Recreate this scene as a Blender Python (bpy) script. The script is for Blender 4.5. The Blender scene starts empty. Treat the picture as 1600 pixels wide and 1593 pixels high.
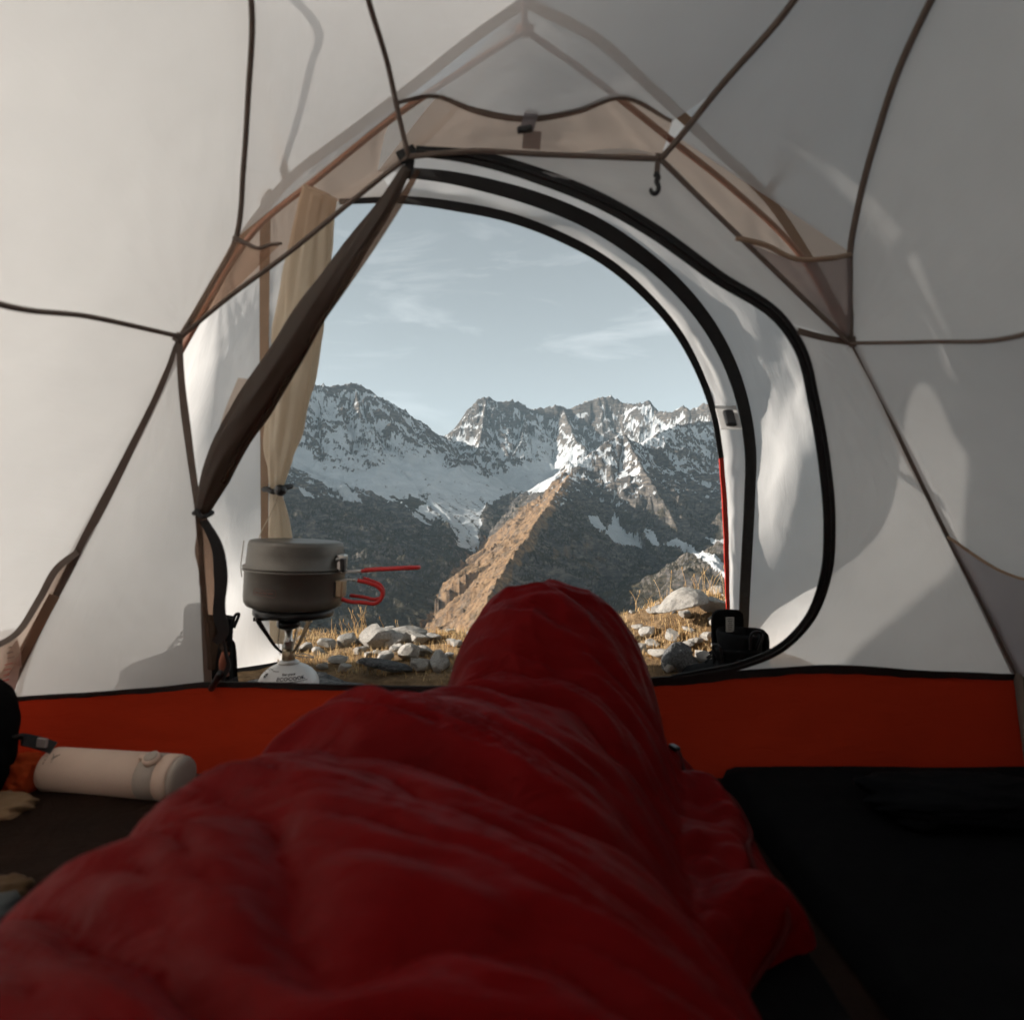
import bpy, bmesh, math, random
import numpy as np
from mathutils import Vector, Matrix

random.seed(7)
rng = np.random.default_rng(11)
scene = bpy.context.scene
col = scene.collection

# ------------------------------------------------------------------ camera
CAM_H = 0.444            # metres above the tent floor
F_PX = 1000.0            # focal length in photo pixels (photo 1600 wide)
CX, CY = 800.0, 796.5
cam_data = bpy.data.cameras.new('camera')
cam_data.sensor_width = 36.0
cam_data.lens = 36.0 * F_PX / 1600.0
cam_data.clip_start = 0.02
cam_data.clip_end = 40000.0
cam_data.dof.use_dof = True
cam_data.dof.focus_distance = 3.6
cam_data.dof.aperture_fstop = 5.0
cam = bpy.data.objects.new('camera', cam_data)
col.objects.link(cam)
cam.location = (0, 0, CAM_H)
cam.rotation_euler = (math.radians(90), 0, 0)
scene.camera = cam

# ------------------------------------------------------------------ sky and sun
SUN_AZ = math.radians(-98.0)     # from +Y (view direction), negative = left
SUN_EL = math.radians(18.0)
sun_dir = Vector((math.sin(SUN_AZ) * math.cos(SUN_EL), math.cos(SUN_AZ) * math.cos(SUN_EL), math.sin(SUN_EL)))
world = bpy.data.worlds.new('World')
scene.world = world
world.use_nodes = True
wt = world.node_tree
wt.nodes.clear()
def wn(t, **k):
    n = wt.nodes.new(t)
    for a, b in k.items():
        setattr(n, a, b)
    return n
w_out = wn('ShaderNodeOutputWorld')
w_bg = wn('ShaderNodeBackground')
w_sky = wn('ShaderNodeTexSky', sky_type='NISHITA', sun_disc=False)
w_sky.sun_elevation = SUN_EL
w_sky.sun_rotation = SUN_AZ
w_sky.altitude = 2300.0
w_sky.air_density = 1.0
w_sky.dust_density = 2.2
w_sky.ozone_density = 1.0
w_hsv = wn('ShaderNodeHueSaturation')
w_hsv.inputs['Hue'].default_value = 0.452
w_hsv.inputs['Saturation'].default_value = 0.22
w_hsv.inputs['Value'].default_value = 1.0
# thin high cloud: noise stretched along the horizon, everywhere in the sky
w_tc = wn('ShaderNodeTexCoord')
w_map = wn('ShaderNodeMapping')
w_map.inputs['Scale'].default_value = (1.0, 1.0, 4.2)
w_map.inputs['Location'].default_value = (0.35, 0.1, 0.2)
w_n1 = wn('ShaderNodeTexNoise')
w_n1.inputs['Scale'].default_value = 4.2
w_n1.inputs['Detail'].default_value = 9.0
w_n1.inputs['Roughness'].default_value = 0.58
w_n1.inputs['Distortion'].default_value = 0.6
w_r1 = wn('ShaderNodeValToRGB')
w_r1.color_ramp.elements[0].position = 0.55
w_r1.color_ramp.elements[0].color = (0, 0, 0, 1)
w_r1.color_ramp.elements[1].position = 0.74
w_r1.color_ramp.elements[1].color = (0.75, 0.75, 0.75, 1)
w_mix = wn('ShaderNodeMix', data_type='RGBA')
w_cloud = wn('ShaderNodeMix', data_type='RGBA', blend_type='ADD')
w_cloud.inputs['Factor'].default_value = 1.0
w_cloud.inputs['B'].default_value = (2.0, 2.0, 2.0, 1)
L = wt.links.new
L(w_sky.outputs[0], w_hsv.inputs['Color'])
L(w_tc.outputs['Generated'], w_map.inputs['Vector'])
L(w_map.outputs[0], w_n1.inputs['Vector'])
L(w_n1.outputs['Fac'], w_r1.inputs[0])
L(w_hsv.outputs[0], w_cloud.inputs['A'])
L(w_r1.outputs[0], w_mix.inputs['Factor'])
L(w_hsv.outputs[0], w_mix.inputs['A'])
L(w_cloud.outputs['Result'], w_mix.inputs['B'])
L(w_mix.outputs['Result'], w_bg.inputs['Color'])
w_bg.inputs['Strength'].default_value = 0.073
L(w_bg.outputs[0], w_out.inputs['Surface'])

sun_data = bpy.data.lights.new('sun', 'SUN')
sun_data.energy = 5.0
sun_data.angle = math.radians(0.53)
sun_data.color = (1.0, 0.91, 0.81)
sun = bpy.data.objects.new('sun', sun_data)
col.objects.link(sun)
sun.rotation_euler = sun_dir.to_track_quat('Z', 'Y').to_euler()

scene.view_settings.view_transform = 'Standard'
scene.view_settings.look = 'None'
scene.view_settings.gamma = 1.0
scene.view_settings.use_curve_mapping = False
scene.view_settings.exposure = 1.1
scene.render.engine = 'CYCLES'
cy = scene.cycles
cy.use_denoising = True
cy.max_bounces = 8
cy.diffuse_bounces = 4
cy.glossy_bounces = 3
cy.transmission_bounces = 4
cy.transparent_max_bounces = 20
cy.volume_bounces = 0
cy.caustics_reflective = False
cy.caustics_refractive = False
cy.sample_clamp_indirect = 6.0
cy.use_adaptive_sampling = True
cy.adaptive_threshold = 0.03

# ------------------------------------------------------------------ helpers
def P(px, py, d):
    """photo pixel + distance along the view axis (m) -> world point"""
    return Vector(((px - CX) / F_PX * d, d, CAM_H + (CY - py) / F_PX * d))

def wall_d(py, off=0.0):         # the tent's front wall: leans inwards, Y = 1.2 - 0.39 z
    k = (CY - py) / F_PX
    return (1.2 + off - 0.39 * CAM_H) / (1 + 0.39 * k)
def fly_d(py, off=0.0):          # the fly's front face: Z = 2.1 - 1.2 Y
    k = (CY - py) / F_PX
    return (2.1 + off - CAM_H) / (1.2 + k)
def W(px, py, off=0.0): return P(px, py, wall_d(py, off))
def FL(px, py, off=0.0): return P(px, py, fly_d(py, off))
MIR_Y = 0.35
def mir(v): return Vector((v[0], 2 * MIR_Y - v[1], v[2]))

def catmull(pts, n):
    """smooth resample of a polyline, n points, even in arc length"""
    pts = [Vector(p) for p in pts]
    if len(pts) == 2:
        return [pts[0].lerp(pts[1], i / (n - 1)) for i in range(n)]
    tk = [0.0]
    for p, q in zip(pts, pts[1:]): tk.append(tk[-1] + max((q - p).length, 1e-6))
    m = []
    for i in range(len(pts)):
        j0, j1 = max(i - 1, 0), min(i + 1, len(pts) - 1)
        if 0 < i < len(pts) - 1:
            ha, hb = tk[i] - tk[i - 1], tk[i + 1] - tk[i]
            m.append(((pts[i] - pts[i - 1]) / ha * hb + (pts[i + 1] - pts[i]) / hb * ha) / (ha + hb))
        else:
            m.append((pts[j1] - pts[j0]) / (tk[j1] - tk[j0]))
    fine = []
    for i in range(len(pts) - 1):
        h = tk[i + 1] - tk[i]
        for k_ in range(16):
            t = k_ / 16; t2 = t * t; t3 = t2 * t
            fine.append(pts[i] * (2 * t3 - 3 * t2 + 1) + m[i] * (h * (t3 - 2 * t2 + t)) + pts[i + 1] * (-2 * t3 + 3 * t2) + m[i + 1] * (h * (t3 - t2)))
    fine.append(pts[-1].copy())
    cum = [0.0]
    for a, b in zip(fine, fine[1:]):
        cum.append(cum[-1] + (b - a).length)
    out, j = [], 0
    for i in range(n):
        t = cum[-1] * i / (n - 1)
        while j < len(cum) - 2 and cum[j + 1] < t:
            j += 1
        seg = cum[j + 1] - cum[j]
        out.append(fine[j].lerp(fine[j + 1], 0 if seg < 1e-9 else min(1, max(0, (t - cum[j]) / seg))))
    return out

def mesh_obj(name, verts, faces, mat, parent=None, smooth=True, uvs=None):
    me = bpy.data.meshes.new(name)
    me.from_pydata([tuple(v) for v in verts], [], faces)
    if uvs is not None:
        uvl = me.uv_layers.new(name='UVMap')
        li = np.empty(len(me.loops), dtype=np.int32)
        me.loops.foreach_get('vertex_index', li)
        uvl.data.foreach_set('uv', np.asarray(uvs, dtype=np.float32)[li].ravel())
    if smooth:
        me.polygons.foreach_set('use_smooth', [True] * len(me.polygons))
    me.materials.append(mat)
    me.update()
    o = bpy.data.objects.new(name, me)
    col.objects.link(o)
    if parent is not None:
        o.parent = parent
        o.matrix_parent_inverse = parent.matrix_world.inverted()
    return o

def bm_obj(name, bm, mat, parent=None, smooth=True):
    me = bpy.data.meshes.new(name)
    bm.normal_update()
    bm.to_mesh(me)
    bm.free()
    if smooth:
        me.polygons.foreach_set('use_smooth', [True] * len(me.polygons))
    me.materials.append(mat)
    o = bpy.data.objects.new(name, me)
    col.objects.link(o)
    if parent is not None:
        o.parent = parent
        o.matrix_parent_inverse = parent.matrix_world.inverted()
    return o

def thing(name, label, cat, loc=(0, 0, 0), group=None):
    e = bpy.data.objects.new(name, None)
    e.empty_display_size = 0.1
    col.objects.link(e)
    e.location = loc
    e.matrix_world = Matrix.Translation(loc)
    e['label'] = label
    e['category'] = cat
    if group: e['group'] = group
    return e
def tag(o, label, cat, group=None):
    o['label'] = label; o['category'] = cat
    if group: o['group'] = group
    return o

# ---- vectorised gradient noise
_perm = rng.permutation(256).astype(np.int32)
_perm = np.concatenate([_perm, _perm, _perm])
_g3 = rng.normal(size=(256, 3)); _g3 /= np.linalg.norm(_g3, axis=1)[:, None]
_gx, _gy, _gz = (np.ascontiguousarray(_g3[:, i], dtype=np.float32) for i in range(3))
def pnoise(x, y, z=0.0):
    f4 = np.float32
    x, y, z = np.broadcast_arrays(np.asarray(x, f4), np.asarray(y, f4), np.asarray(z, f4))
    xi = np.floor(x); yi = np.floor(y); zi = np.floor(z)
    xf = x - xi; yf = y - yi; zf = z - zi
    xi = xi.astype(np.int32) & 255; yi = yi.astype(np.int32) & 255; zi = zi.astype(np.int32) & 255
    u = xf * xf * (3 - 2 * xf); v = yf * yf * (3 - 2 * yf); w = zf * zf * (3 - 2 * zf)
    def plane(c):
        def g(a, b):
            h = _perm[_perm[_perm[xi + a] + yi + b] + zi + c]
            return _gx[h] * (xf - a) + _gy[h] * (yf - b) + _gz[h] * (zf - c)
        p = g(0, 0); q = g(0, 1)
        p += (g(1, 0) - p) * u; q += (g(1, 1) - q) * u
        return p + (q - p) * v
    if not np.any(zf):
        return plane(0) * f4(1.6)
    p = plane(0)
    return (p + (plane(1) - p) * w) * f4(1.6)
def fbm(x, y, z=0.0, o=5, gain=0.5, lac=2.03):
    s = 0; a = 1.0; z = np.floor(np.asarray(z) * 10)
    for i in range(o):
        s = s + a * pnoise(x + 17.3 * i, y - 9.1 * i, z + 13 * i)
        a *= gain; x = x * lac; y = y * lac
    return s
def ridged(x, y, z=0.0, o=6, gain=0.52, lac=2.07):
    s = 0; a = 1.0; prev = 1.0; z = np.floor(np.asarray(z) * 10)
    for i in range(o):
        n = 1 - np.abs(pnoise(x + 31.7 * i, y + 5.3 * i, z))
        n = n * n
        s = s + a * n * prev
        prev = np.clip(n * 1.4, 0, 1)
        a *= gain; x = x * lac; y = y * lac
    return s
def sstep(a, b, x):
    t = np.clip((x - a) / (b - a), 0, 1)
    return t * t * (3 - 2 * t)

# ---- shapes
def by_y(c, n):
    """resample a front-to-rear curve at even steps of Y (denser at both ends)"""
    f = catmull(c, 400)
    y = np.array([v.y for v in f])
    t = (1 - np.cos(np.linspace(0, math.pi, n))) / 2
    target = y[0] + (y[-1] - y[0]) * t
    ym = np.maximum.accumulate((y[0] - y) / (y[0] - y[-1])) + np.arange(400) * 1e-9
    k = np.interp(t, ym, np.arange(400))
    return [f[int(q)].lerp(f[min(399, int(q) + 1)], q - int(q)) for q in k]
def loft(name, curves, nu, nv, mat, parent=None, ypar=False, sag=0.0, wr=0.0, wf=(8, 3), seed=0.0, tension=0.0, fan=None):
    """fabric panel through several curves; nu points along each curve, nv across; uv in metres.
    wr: wrinkle height, tension: creases radiating from the curves' first points"""
    cs = [by_y(c, nu) if ypar else catmull(c, nu) for c in curves]
    rows = [catmull([c[i] for c in cs], nv) for i in range(nu)]
    A = np.array([[list(v) for v in r] for r in rows])       # nu, nv, 3
    du = np.gradient(A, axis=0); dv = np.gradient(A, axis=1)
    N = np.cross(du, dv); N /= (np.linalg.norm(N, axis=2, keepdims=True) + 1e-12)
    U = np.cumsum(np.linalg.norm(du, axis=2).mean(axis=1)); V = np.cumsum(np.linalg.norm(dv, axis=2).mean(axis=0))
    uu = np.linspace(0, 1, nu)[:, None]; vv = np.linspace(0, 1, nv)[None, :]
    edge = np.clip(16 * uu * (1 - uu) * vv * (1 - vv), 0, 1) ** 0.6
    disp = sag * (4 * vv * (1 - vv)) * np.clip(4 * uu * (1 - uu), 0, 1) ** 0.7
    if wr:
        X, Y = np.broadcast_arrays(U[:, None], V[None, :])
        X = X + seed * 7.7; Y = Y + seed * 3.1
        qx = X + 0.05 * fbm(X * 6, Y * 6, seed, 2); qy = Y + 0.05 * fbm(X * 6 + 9, Y * 6, seed + 5, 2)
        disp = disp + wr * edge * (0.6 * fbm(qx * wf[0], qy * wf[1], seed, 3) + 0.5 * (ridged(qx * wf[0] * .6, qy * wf[1] * .6, seed + 3, 3) - 1.0))
    if tension:
        # creases pulled straight out of the corner where all curves begin
        for (cu, cv, amp) in ((0, 0, 1), (0, 1, .8), (1, 0, .5), (1, 1, .5)):
            th = np.arctan2(np.abs(vv - cv) * (V[-1] + 1e-6), np.abs(uu - cu) * (U[-1] + 1e-6))
            rr = np.hypot(np.abs(vv - cv) * V[-1], np.abs(uu - cu) * U[-1])
            f = pnoise(th * 13 + seed * 2 + cu * 5 + cv * 9, rr * 0.9 + 0 * th, seed) 
            disp = disp + tension * amp * f * np.exp(-rr / 0.22) * np.clip(rr / 0.06, 0, 1) * edge ** 1.5
    A = A + N * disp[..., None]
    verts = A.reshape(-1, 3)
    faces = [(i * nv + j, i * nv + j + 1, (i + 1) * nv + j + 1, (i + 1) * nv + j) for i in range(nu - 1) for j in range(nv - 1)]
    uvs = np.stack(np.broadcast_arrays(U[:, None], V[None, :]), axis=-1).reshape(-1, 2)
    return mesh_obj(name, verts, faces, mat, parent, uvs=uvs)

def tube(name, pts, r, mat, parent=None, n=40, seg=8, flat=None, cap=True, wob=0.0, seed=0):
    """tube along a smooth path; r number or list along the path; flat=(normal, ratio) squashes it"""
    c = catmull(pts, n)
    rad = np.interp(np.linspace(0, 1, n), np.linspace(0, 1, len(r)), r) if isinstance(r, (list, tuple)) else np.full(n, r)
    verts, faces = [], []
    nrm = Vector(flat[0]).normalized() if flat else None
    prev = None
    for i in range(n):
        t = (c[min(i + 1, n - 1)] - c[max(i - 1, 0)])
        t = t.normalized() if t.length > 1e-9 else Vector((0, 0, 1))
        if nrm is not None:
            a = t.cross(nrm); a.normalize(); b = a.cross(t)
        else:
            if prev is None:
                h = Vector((0, 0, 1)) if abs(t.z) < .9 else Vector((1, 0, 0))
                a = t.cross(h).normalized()
            else:
                a = (prev - t * prev.dot(t)).normalized()
            prev = a
            b = a.cross(t)
        fr = flat[1] if flat else 1.0
        for k in range(seg):
            th = 2 * math.pi * k / seg
            w = 1 + (wob * (.5 * math.sin(2 * th + i * 5.0 / n + seed) + .7 * math.sin(7 * th + 3 * math.sin(i * 6.0 / n + seed)) + .5 * math.sin(11 * th - i * 4.0 / n) + .25 * math.sin(i * 31.0 / n + seed) * math.sin(th + seed)) if wob else 0)
            verts.append(c[i] + a * (math.cos(th) * rad[i] * w) + b * (math.sin(th) * rad[i] * fr * w))
    for i in range(n - 1):
        for k in range(seg):
            k2 = (k + 1) % seg
            faces.append((i * seg + k, i * seg + k2, (i + 1) * seg + k2, (i + 1) * seg + k))
    if cap:
        faces.append(tuple(reversed(range(seg))))
        faces.append(tuple((n - 1) * seg + k for k in range(seg)))
    return mesh_obj(name, verts, faces, mat, parent)

def ribbon(name, pts, w, nrm, mat, parent=None, n=50, th=0.0018, wav=0.0, seed=0):
    """flat woven tape: real thickness, faces along nrm"""
    c = catmull(pts, n)
    ww = np.interp(np.linspace(0, 1, n), np.linspace(0, 1, len(w)), w) if isinstance(w, (list, tuple)) else np.full(n, w)
    verts, faces = [], []
    for i in range(n):
        t = (c[min(i + 1, n - 1)] - c[max(i - 1, 0)]).normalized()
        nn = Vector(nrm(i / (n - 1)) if callable(nrm) else nrm).normalized()
        a = t.cross(nn).normalized(); b = a.cross(t)
        o = c[i] + b * (wav * math.sin(i * 0.9 + seed) * math.sin(i * .37 + seed * 3)) + a * (wav * .5 * math.sin(i * .53 + seed))
        h = ww[i] / 2
        for sx, sy in ((-1, -1), (1, -1), (1, 1), (-1, 1)):
            verts.append(o + a * (sx * h) + b * (sy * th / 2))
    for i in range(n - 1):
        for k in range(4):
            k2 = (k + 1) % 4
            faces.append((i * 4 + k, i * 4 + k2, i * 4 + 4 + k2, i * 4 + 4 + k))
    faces += [(3, 2, 1, 0), tuple((n - 1) * 4 + k for k in range(4))]
    return mesh_obj(name, verts, faces, mat, parent, smooth=False)

def lathe(name, prof, mat, parent=None, seg=48, mtx=None, cap0=True, cap1=True):
    """prof: list of (radius, height); axis Z, then mtx"""
    verts, faces = [], []
    m = mtx or Matrix()
    n = len(prof)
    for (r, h) in prof:
        for k in range(seg):
            a = 2 * math.pi * k / seg
            verts.append(m @ Vector((r * math.cos(a), r * math.sin(a), h)))
    for i in range(n - 1):
        for k in range(seg):
            k2 = (k + 1) % seg
            faces.append((i * seg + k, i * seg + k2, (i + 1) * seg + k2, (i + 1) * seg + k))
    if cap0: faces.append(tuple(reversed(range(seg))))
    if cap1: faces.append(tuple((n - 1) * seg + k for k in range(seg)))
    return mesh_obj(name, verts, faces, mat, parent)

def box(name, size, mtx, mat, parent=None, bev=0.0, seg=2):
    bm = bmesh.new()
    bmesh.ops.create_cube(bm, size=1.0)
    bmesh.ops.scale(bm, vec=size, verts=bm.verts)
    if bev:
        bmesh.ops.bevel(bm, geom=list(bm.edges), offset=bev, segments=seg, profile=.5, affect='EDGES')
    bm.transform(mtx)
    return bm_obj(name, bm, mat, parent, smooth=False)

def T(*v): return Matrix.Translation(Vector(v))
def RX(a): return Matrix.Rotation(math.radians(a), 4, 'X')
def RY(a): return Matrix.Rotation(math.radians(a), 4, 'Y')
def RZ(a): return Matrix.Rotation(math.radians(a), 4, 'Z')

def text_mesh(name, s, size, fn, mat, parent=None, bold=False):
    """flat lettering laid onto a surface: fn(x, y) -> world point"""
    cu = bpy.data.curves.new(name, 'FONT')
    cu.body = s; cu.size = size; cu.align_x = 'CENTER'; cu.resolution_u = 2
    if bold: cu.offset = size * 0.025
    o = bpy.data.objects.new(name, cu)
    col.objects.link(o)
    bpy.context.view_layer.update()
    me = bpy.data.meshes.new_from_object(o.evaluated_get(bpy.context.evaluated_depsgraph_get()))
    bpy.data.objects.remove(o)
    for v in me.vertices:
        v.co = fn(v.co.x, v.co.y)
    me.name = name
    me.materials.clear(); me.materials.append(mat)
    ob = bpy.data.objects.new(name, me)
    col.objects.link(ob)
    if parent is not None:
        ob.parent = parent
        ob.matrix_parent_inverse = parent.matrix_world.inverted()
    return ob

# ------------------------------------------------------------------ materials
class NT:
    def __init__(s, name):
        s.m = bpy.data.materials.new(name); s.m.use_nodes = True
        s.t = s.m.node_tree; s.t.nodes.clear()
        s.out = s.n('ShaderNodeOutputMaterial')
    def n(s, typ, ins=None, **k):
        nd = s.t.nodes.new(typ)
        for a, b in k.items(): setattr(nd, a, b)
        for a, b in (ins or {}).items(): nd.inputs[a].default_value = b
        return nd
    def l(s, a, b): s.t.links.new(a, b)
    def ramp(s, fac, stops):
        r = s.n('ShaderNodeValToRGB')
        e = r.color_ramp.elements
        while len(e) < len(stops): e.new(0.5)
        for el, (p, c) in zip(e, stops):
            el.position = p; el.color = (*c, 1) if len(c) == 3 else c
        s.l(fac, r.inputs[0])
        return r.outputs[0]
    def noise(s, scale, detail=4, rough=.55, vec=None, dist=0.0):
        nd = s.n('ShaderNodeTexNoise', {'Scale': scale, 'Detail': detail, 'Roughness': rough, 'Distortion': dist})
        if vec is not None: s.l(vec, nd.inputs['Vector'])
        return nd.outputs['Fac']
    def bump(s, h, strength, dist, prev=None):
        b = s.n('ShaderNodeBump', {'Strength': strength, 'Distance': dist})
        s.l(h, b.inputs['Height'])
        if prev is not None: s.l(prev, b.inputs['Normal'])
        return b.outputs[0]

def fabric(name, c, trans, see, rip=220.0, dirt=0.03, wr=0.16, dens=1.0, ripc=0.06, spec=0.0):
    """thin coated cloth: scatters light forwards and backwards, a little see-through"""
    N = NT(name)
    uv = N.n('ShaderNodeTexCoord')
    mp = N.n('ShaderNodeMapping'); mp.inputs['Scale'].default_value = (rip, rip, rip)
    N.l(uv.outputs['UV'], mp.inputs['Vector'])
    wv = N.n('ShaderNodeTexWave', {'Scale': 1.0, 'Distortion': 0.4, 'Detail': 1.0}, wave_type='BANDS', bands_direction='X')
    wv2 = N.n('ShaderNodeTexWave', {'Scale': 1.0, 'Distortion': 0.4, 'Detail': 1.0}, wave_type='BANDS', bands_direction='Y')
    N.l(mp.outputs[0], wv.inputs['Vector']); N.l(mp.outputs[0], wv2.inputs['Vector'])
    mx = N.n('ShaderNodeMath', operation='MAXIMUM'); N.l(wv.outputs['Fac'], mx.inputs[0]); N.l(wv2.outputs['Fac'], mx.inputs[1])
    nz = N.noise(5.0, 3, .6, uv.outputs['Object'])
    mw = N.n('ShaderNodeMapping'); mw.inputs['Scale'].default_value = (9, 46, 20); mw.inputs['Rotation'].default_value = (0, 0, .5)
    N.l(uv.outputs['UV'], mw.inputs['Vector'])
    nz2 = N.noise(1.0, 3, .6, mw.outputs[0], .9)
    # colour: slight grime clouds and the ripstop grid
    dark = tuple(x * (1 - dirt * 2.2) for x in c); lite = tuple(min(1, x * (1 + dirt)) for x in c)
    cl = N.ramp(nz, [(.3, dark), (.7, lite)])
    mul = N.n('ShaderNodeMix', {'Factor': ripc}, data_type='RGBA', blend_type='MULTIPLY')
    N.l(cl, mul.inputs['A']); N.l(mx.outputs[0], mul.inputs['B'])
    colr = mul.outputs['Result']
    b = N.bump(nz2, wr, 0.006)
    df = N.n('ShaderNodeBsdfDiffuse'); tr = N.n('ShaderNodeBsdfTranslucent')
    for s in (df, tr):
        N.l(colr, s.inputs['Color']); N.l(b, s.inputs['Normal'])
    m1 = N.n('ShaderNodeMixShader', {0: trans}); N.l(df.outputs[0], m1.inputs[1]); N.l(tr.outputs[0], m1.inputs[2])
    last = m1.outputs[0]
    if spec:
        gl = N.n('ShaderNodeBsdfGlossy', {'Roughness': .42, 'Color': (1, 1, 1, 1)}); N.l(b, gl.inputs['Normal'])
        ms = N.n('ShaderNodeMixShader', {0: spec}); N.l(last, ms.inputs[1]); N.l(gl.outputs[0], ms.inputs[2]); last = ms.outputs[0]
    if see > 0:
        tp = N.n('ShaderNodeBsdfTransparent', {'Color': (*[min(1, .25 + .75 * x / max(c)) for x in c], 1)})
        m2 = N.n('ShaderNodeMixShader', {0: see}); N.l(last, m2.inputs[1]); N.l(tp.outputs[0], m2.inputs[2]); last = m2.outputs[0]
    N.l(last, N.out.inputs['Surface'])
    return N.m

def plain(name, c, rough=.6, metal=0.0, spec=.5, bump=0.0, bscale=200, var=.12, vscale=30, coat=0, sheen=0):
    N = NT(name)
    tc = N.n('ShaderNodeTexCoord')
    nz = N.noise(vscale, 5, .6, tc.outputs['Object'])
    cl = N.ramp(nz, [(.25, tuple(x * (1 - var) for x in c)), (.75, tuple(min(1, x * (1 + var)) for x in c))])
    p = N.n('ShaderNodeBsdfPrincipled', {'Roughness': rough, 'Metallic': metal, 'Specular IOR Level': spec, 'Coat Weight': coat, 'Sheen Weight': sheen})
    N.l(cl, p.inputs['Base Color'])
    rr = N.ramp(N.noise(vscale * 2.3, 4, .6, tc.outputs['Object']), [(.3, (max(0, rough - .08),) * 3), (.7, (min(1, rough + .08),) * 3)])
    N.l(rr, p.inputs['Roughness'])
    if bump:
        N.l(N.bump(N.noise(bscale, 4, .6, tc.outputs['Object']), bump, .002), p.inputs['Normal'])
    N.l(p.outputs[0], N.out.inputs['Surface'])
    return N.m

M = {}
M['white'] = fabric('white_ripstop', (.77, .77, .765), .54, .18, 230)
M['flyw'] = fabric('fly_ripstop', (.79, .79, .785), .47, 0, 200, wr=.12)
M['roof'] = fabric('thin_roof_cloth', (.73, .73, .73), .54, .30, 240)
M['mesh'] = fabric('brown_mosquito_mesh', (.40, .31, .25), .40, .58, 500, ripc=.15)
M['meshd'] = fabric('dark_mosquito_mesh', (.16, .12, .095), .30, .42, 500, ripc=.2)
M['pocket'] = fabric('grey_mesh_pocket', (.30, .28, .29), .35, .38, 500, ripc=.15)
M['roll'] = fabric('rolled_mesh', (.12, .085, .065), .32, .05, 420, ripc=.25, spec=.03)
M['flywarm'] = fabric('warm_lit_rolled_fly', (.82, .73, .61), .60, .10, 220, wr=.3)  # fly's own white cloth; warm sunlight through its layers is put into the colour
M['tub'] = fabric('orange_red_floor_cloth', (.44, .036, .013), .30, 0, 300, ripc=.30, wr=.5)
M['tape'] = plain('brown_seam_tape', (.15, .115, .095), .85, bump=.3, bscale=900)
M['tapel'] = plain('tan_seam_tape', (.32, .22, .15), .8, bump=.3, bscale=900)
M['black'] = plain('black_webbing', (.012, .012, .013), .7, bump=.4, bscale=1200)
M['plast'] = plain('black_plastic', (.010, .010, .011), .35)
M['pole'] = plain('copper_aluminium_pole', (.34, .17, .12), .4, metal=.5)
M['redzip'] = plain('red_edge_binding', (.55, .035, .02), .65, bump=.3, bscale=900)

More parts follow.
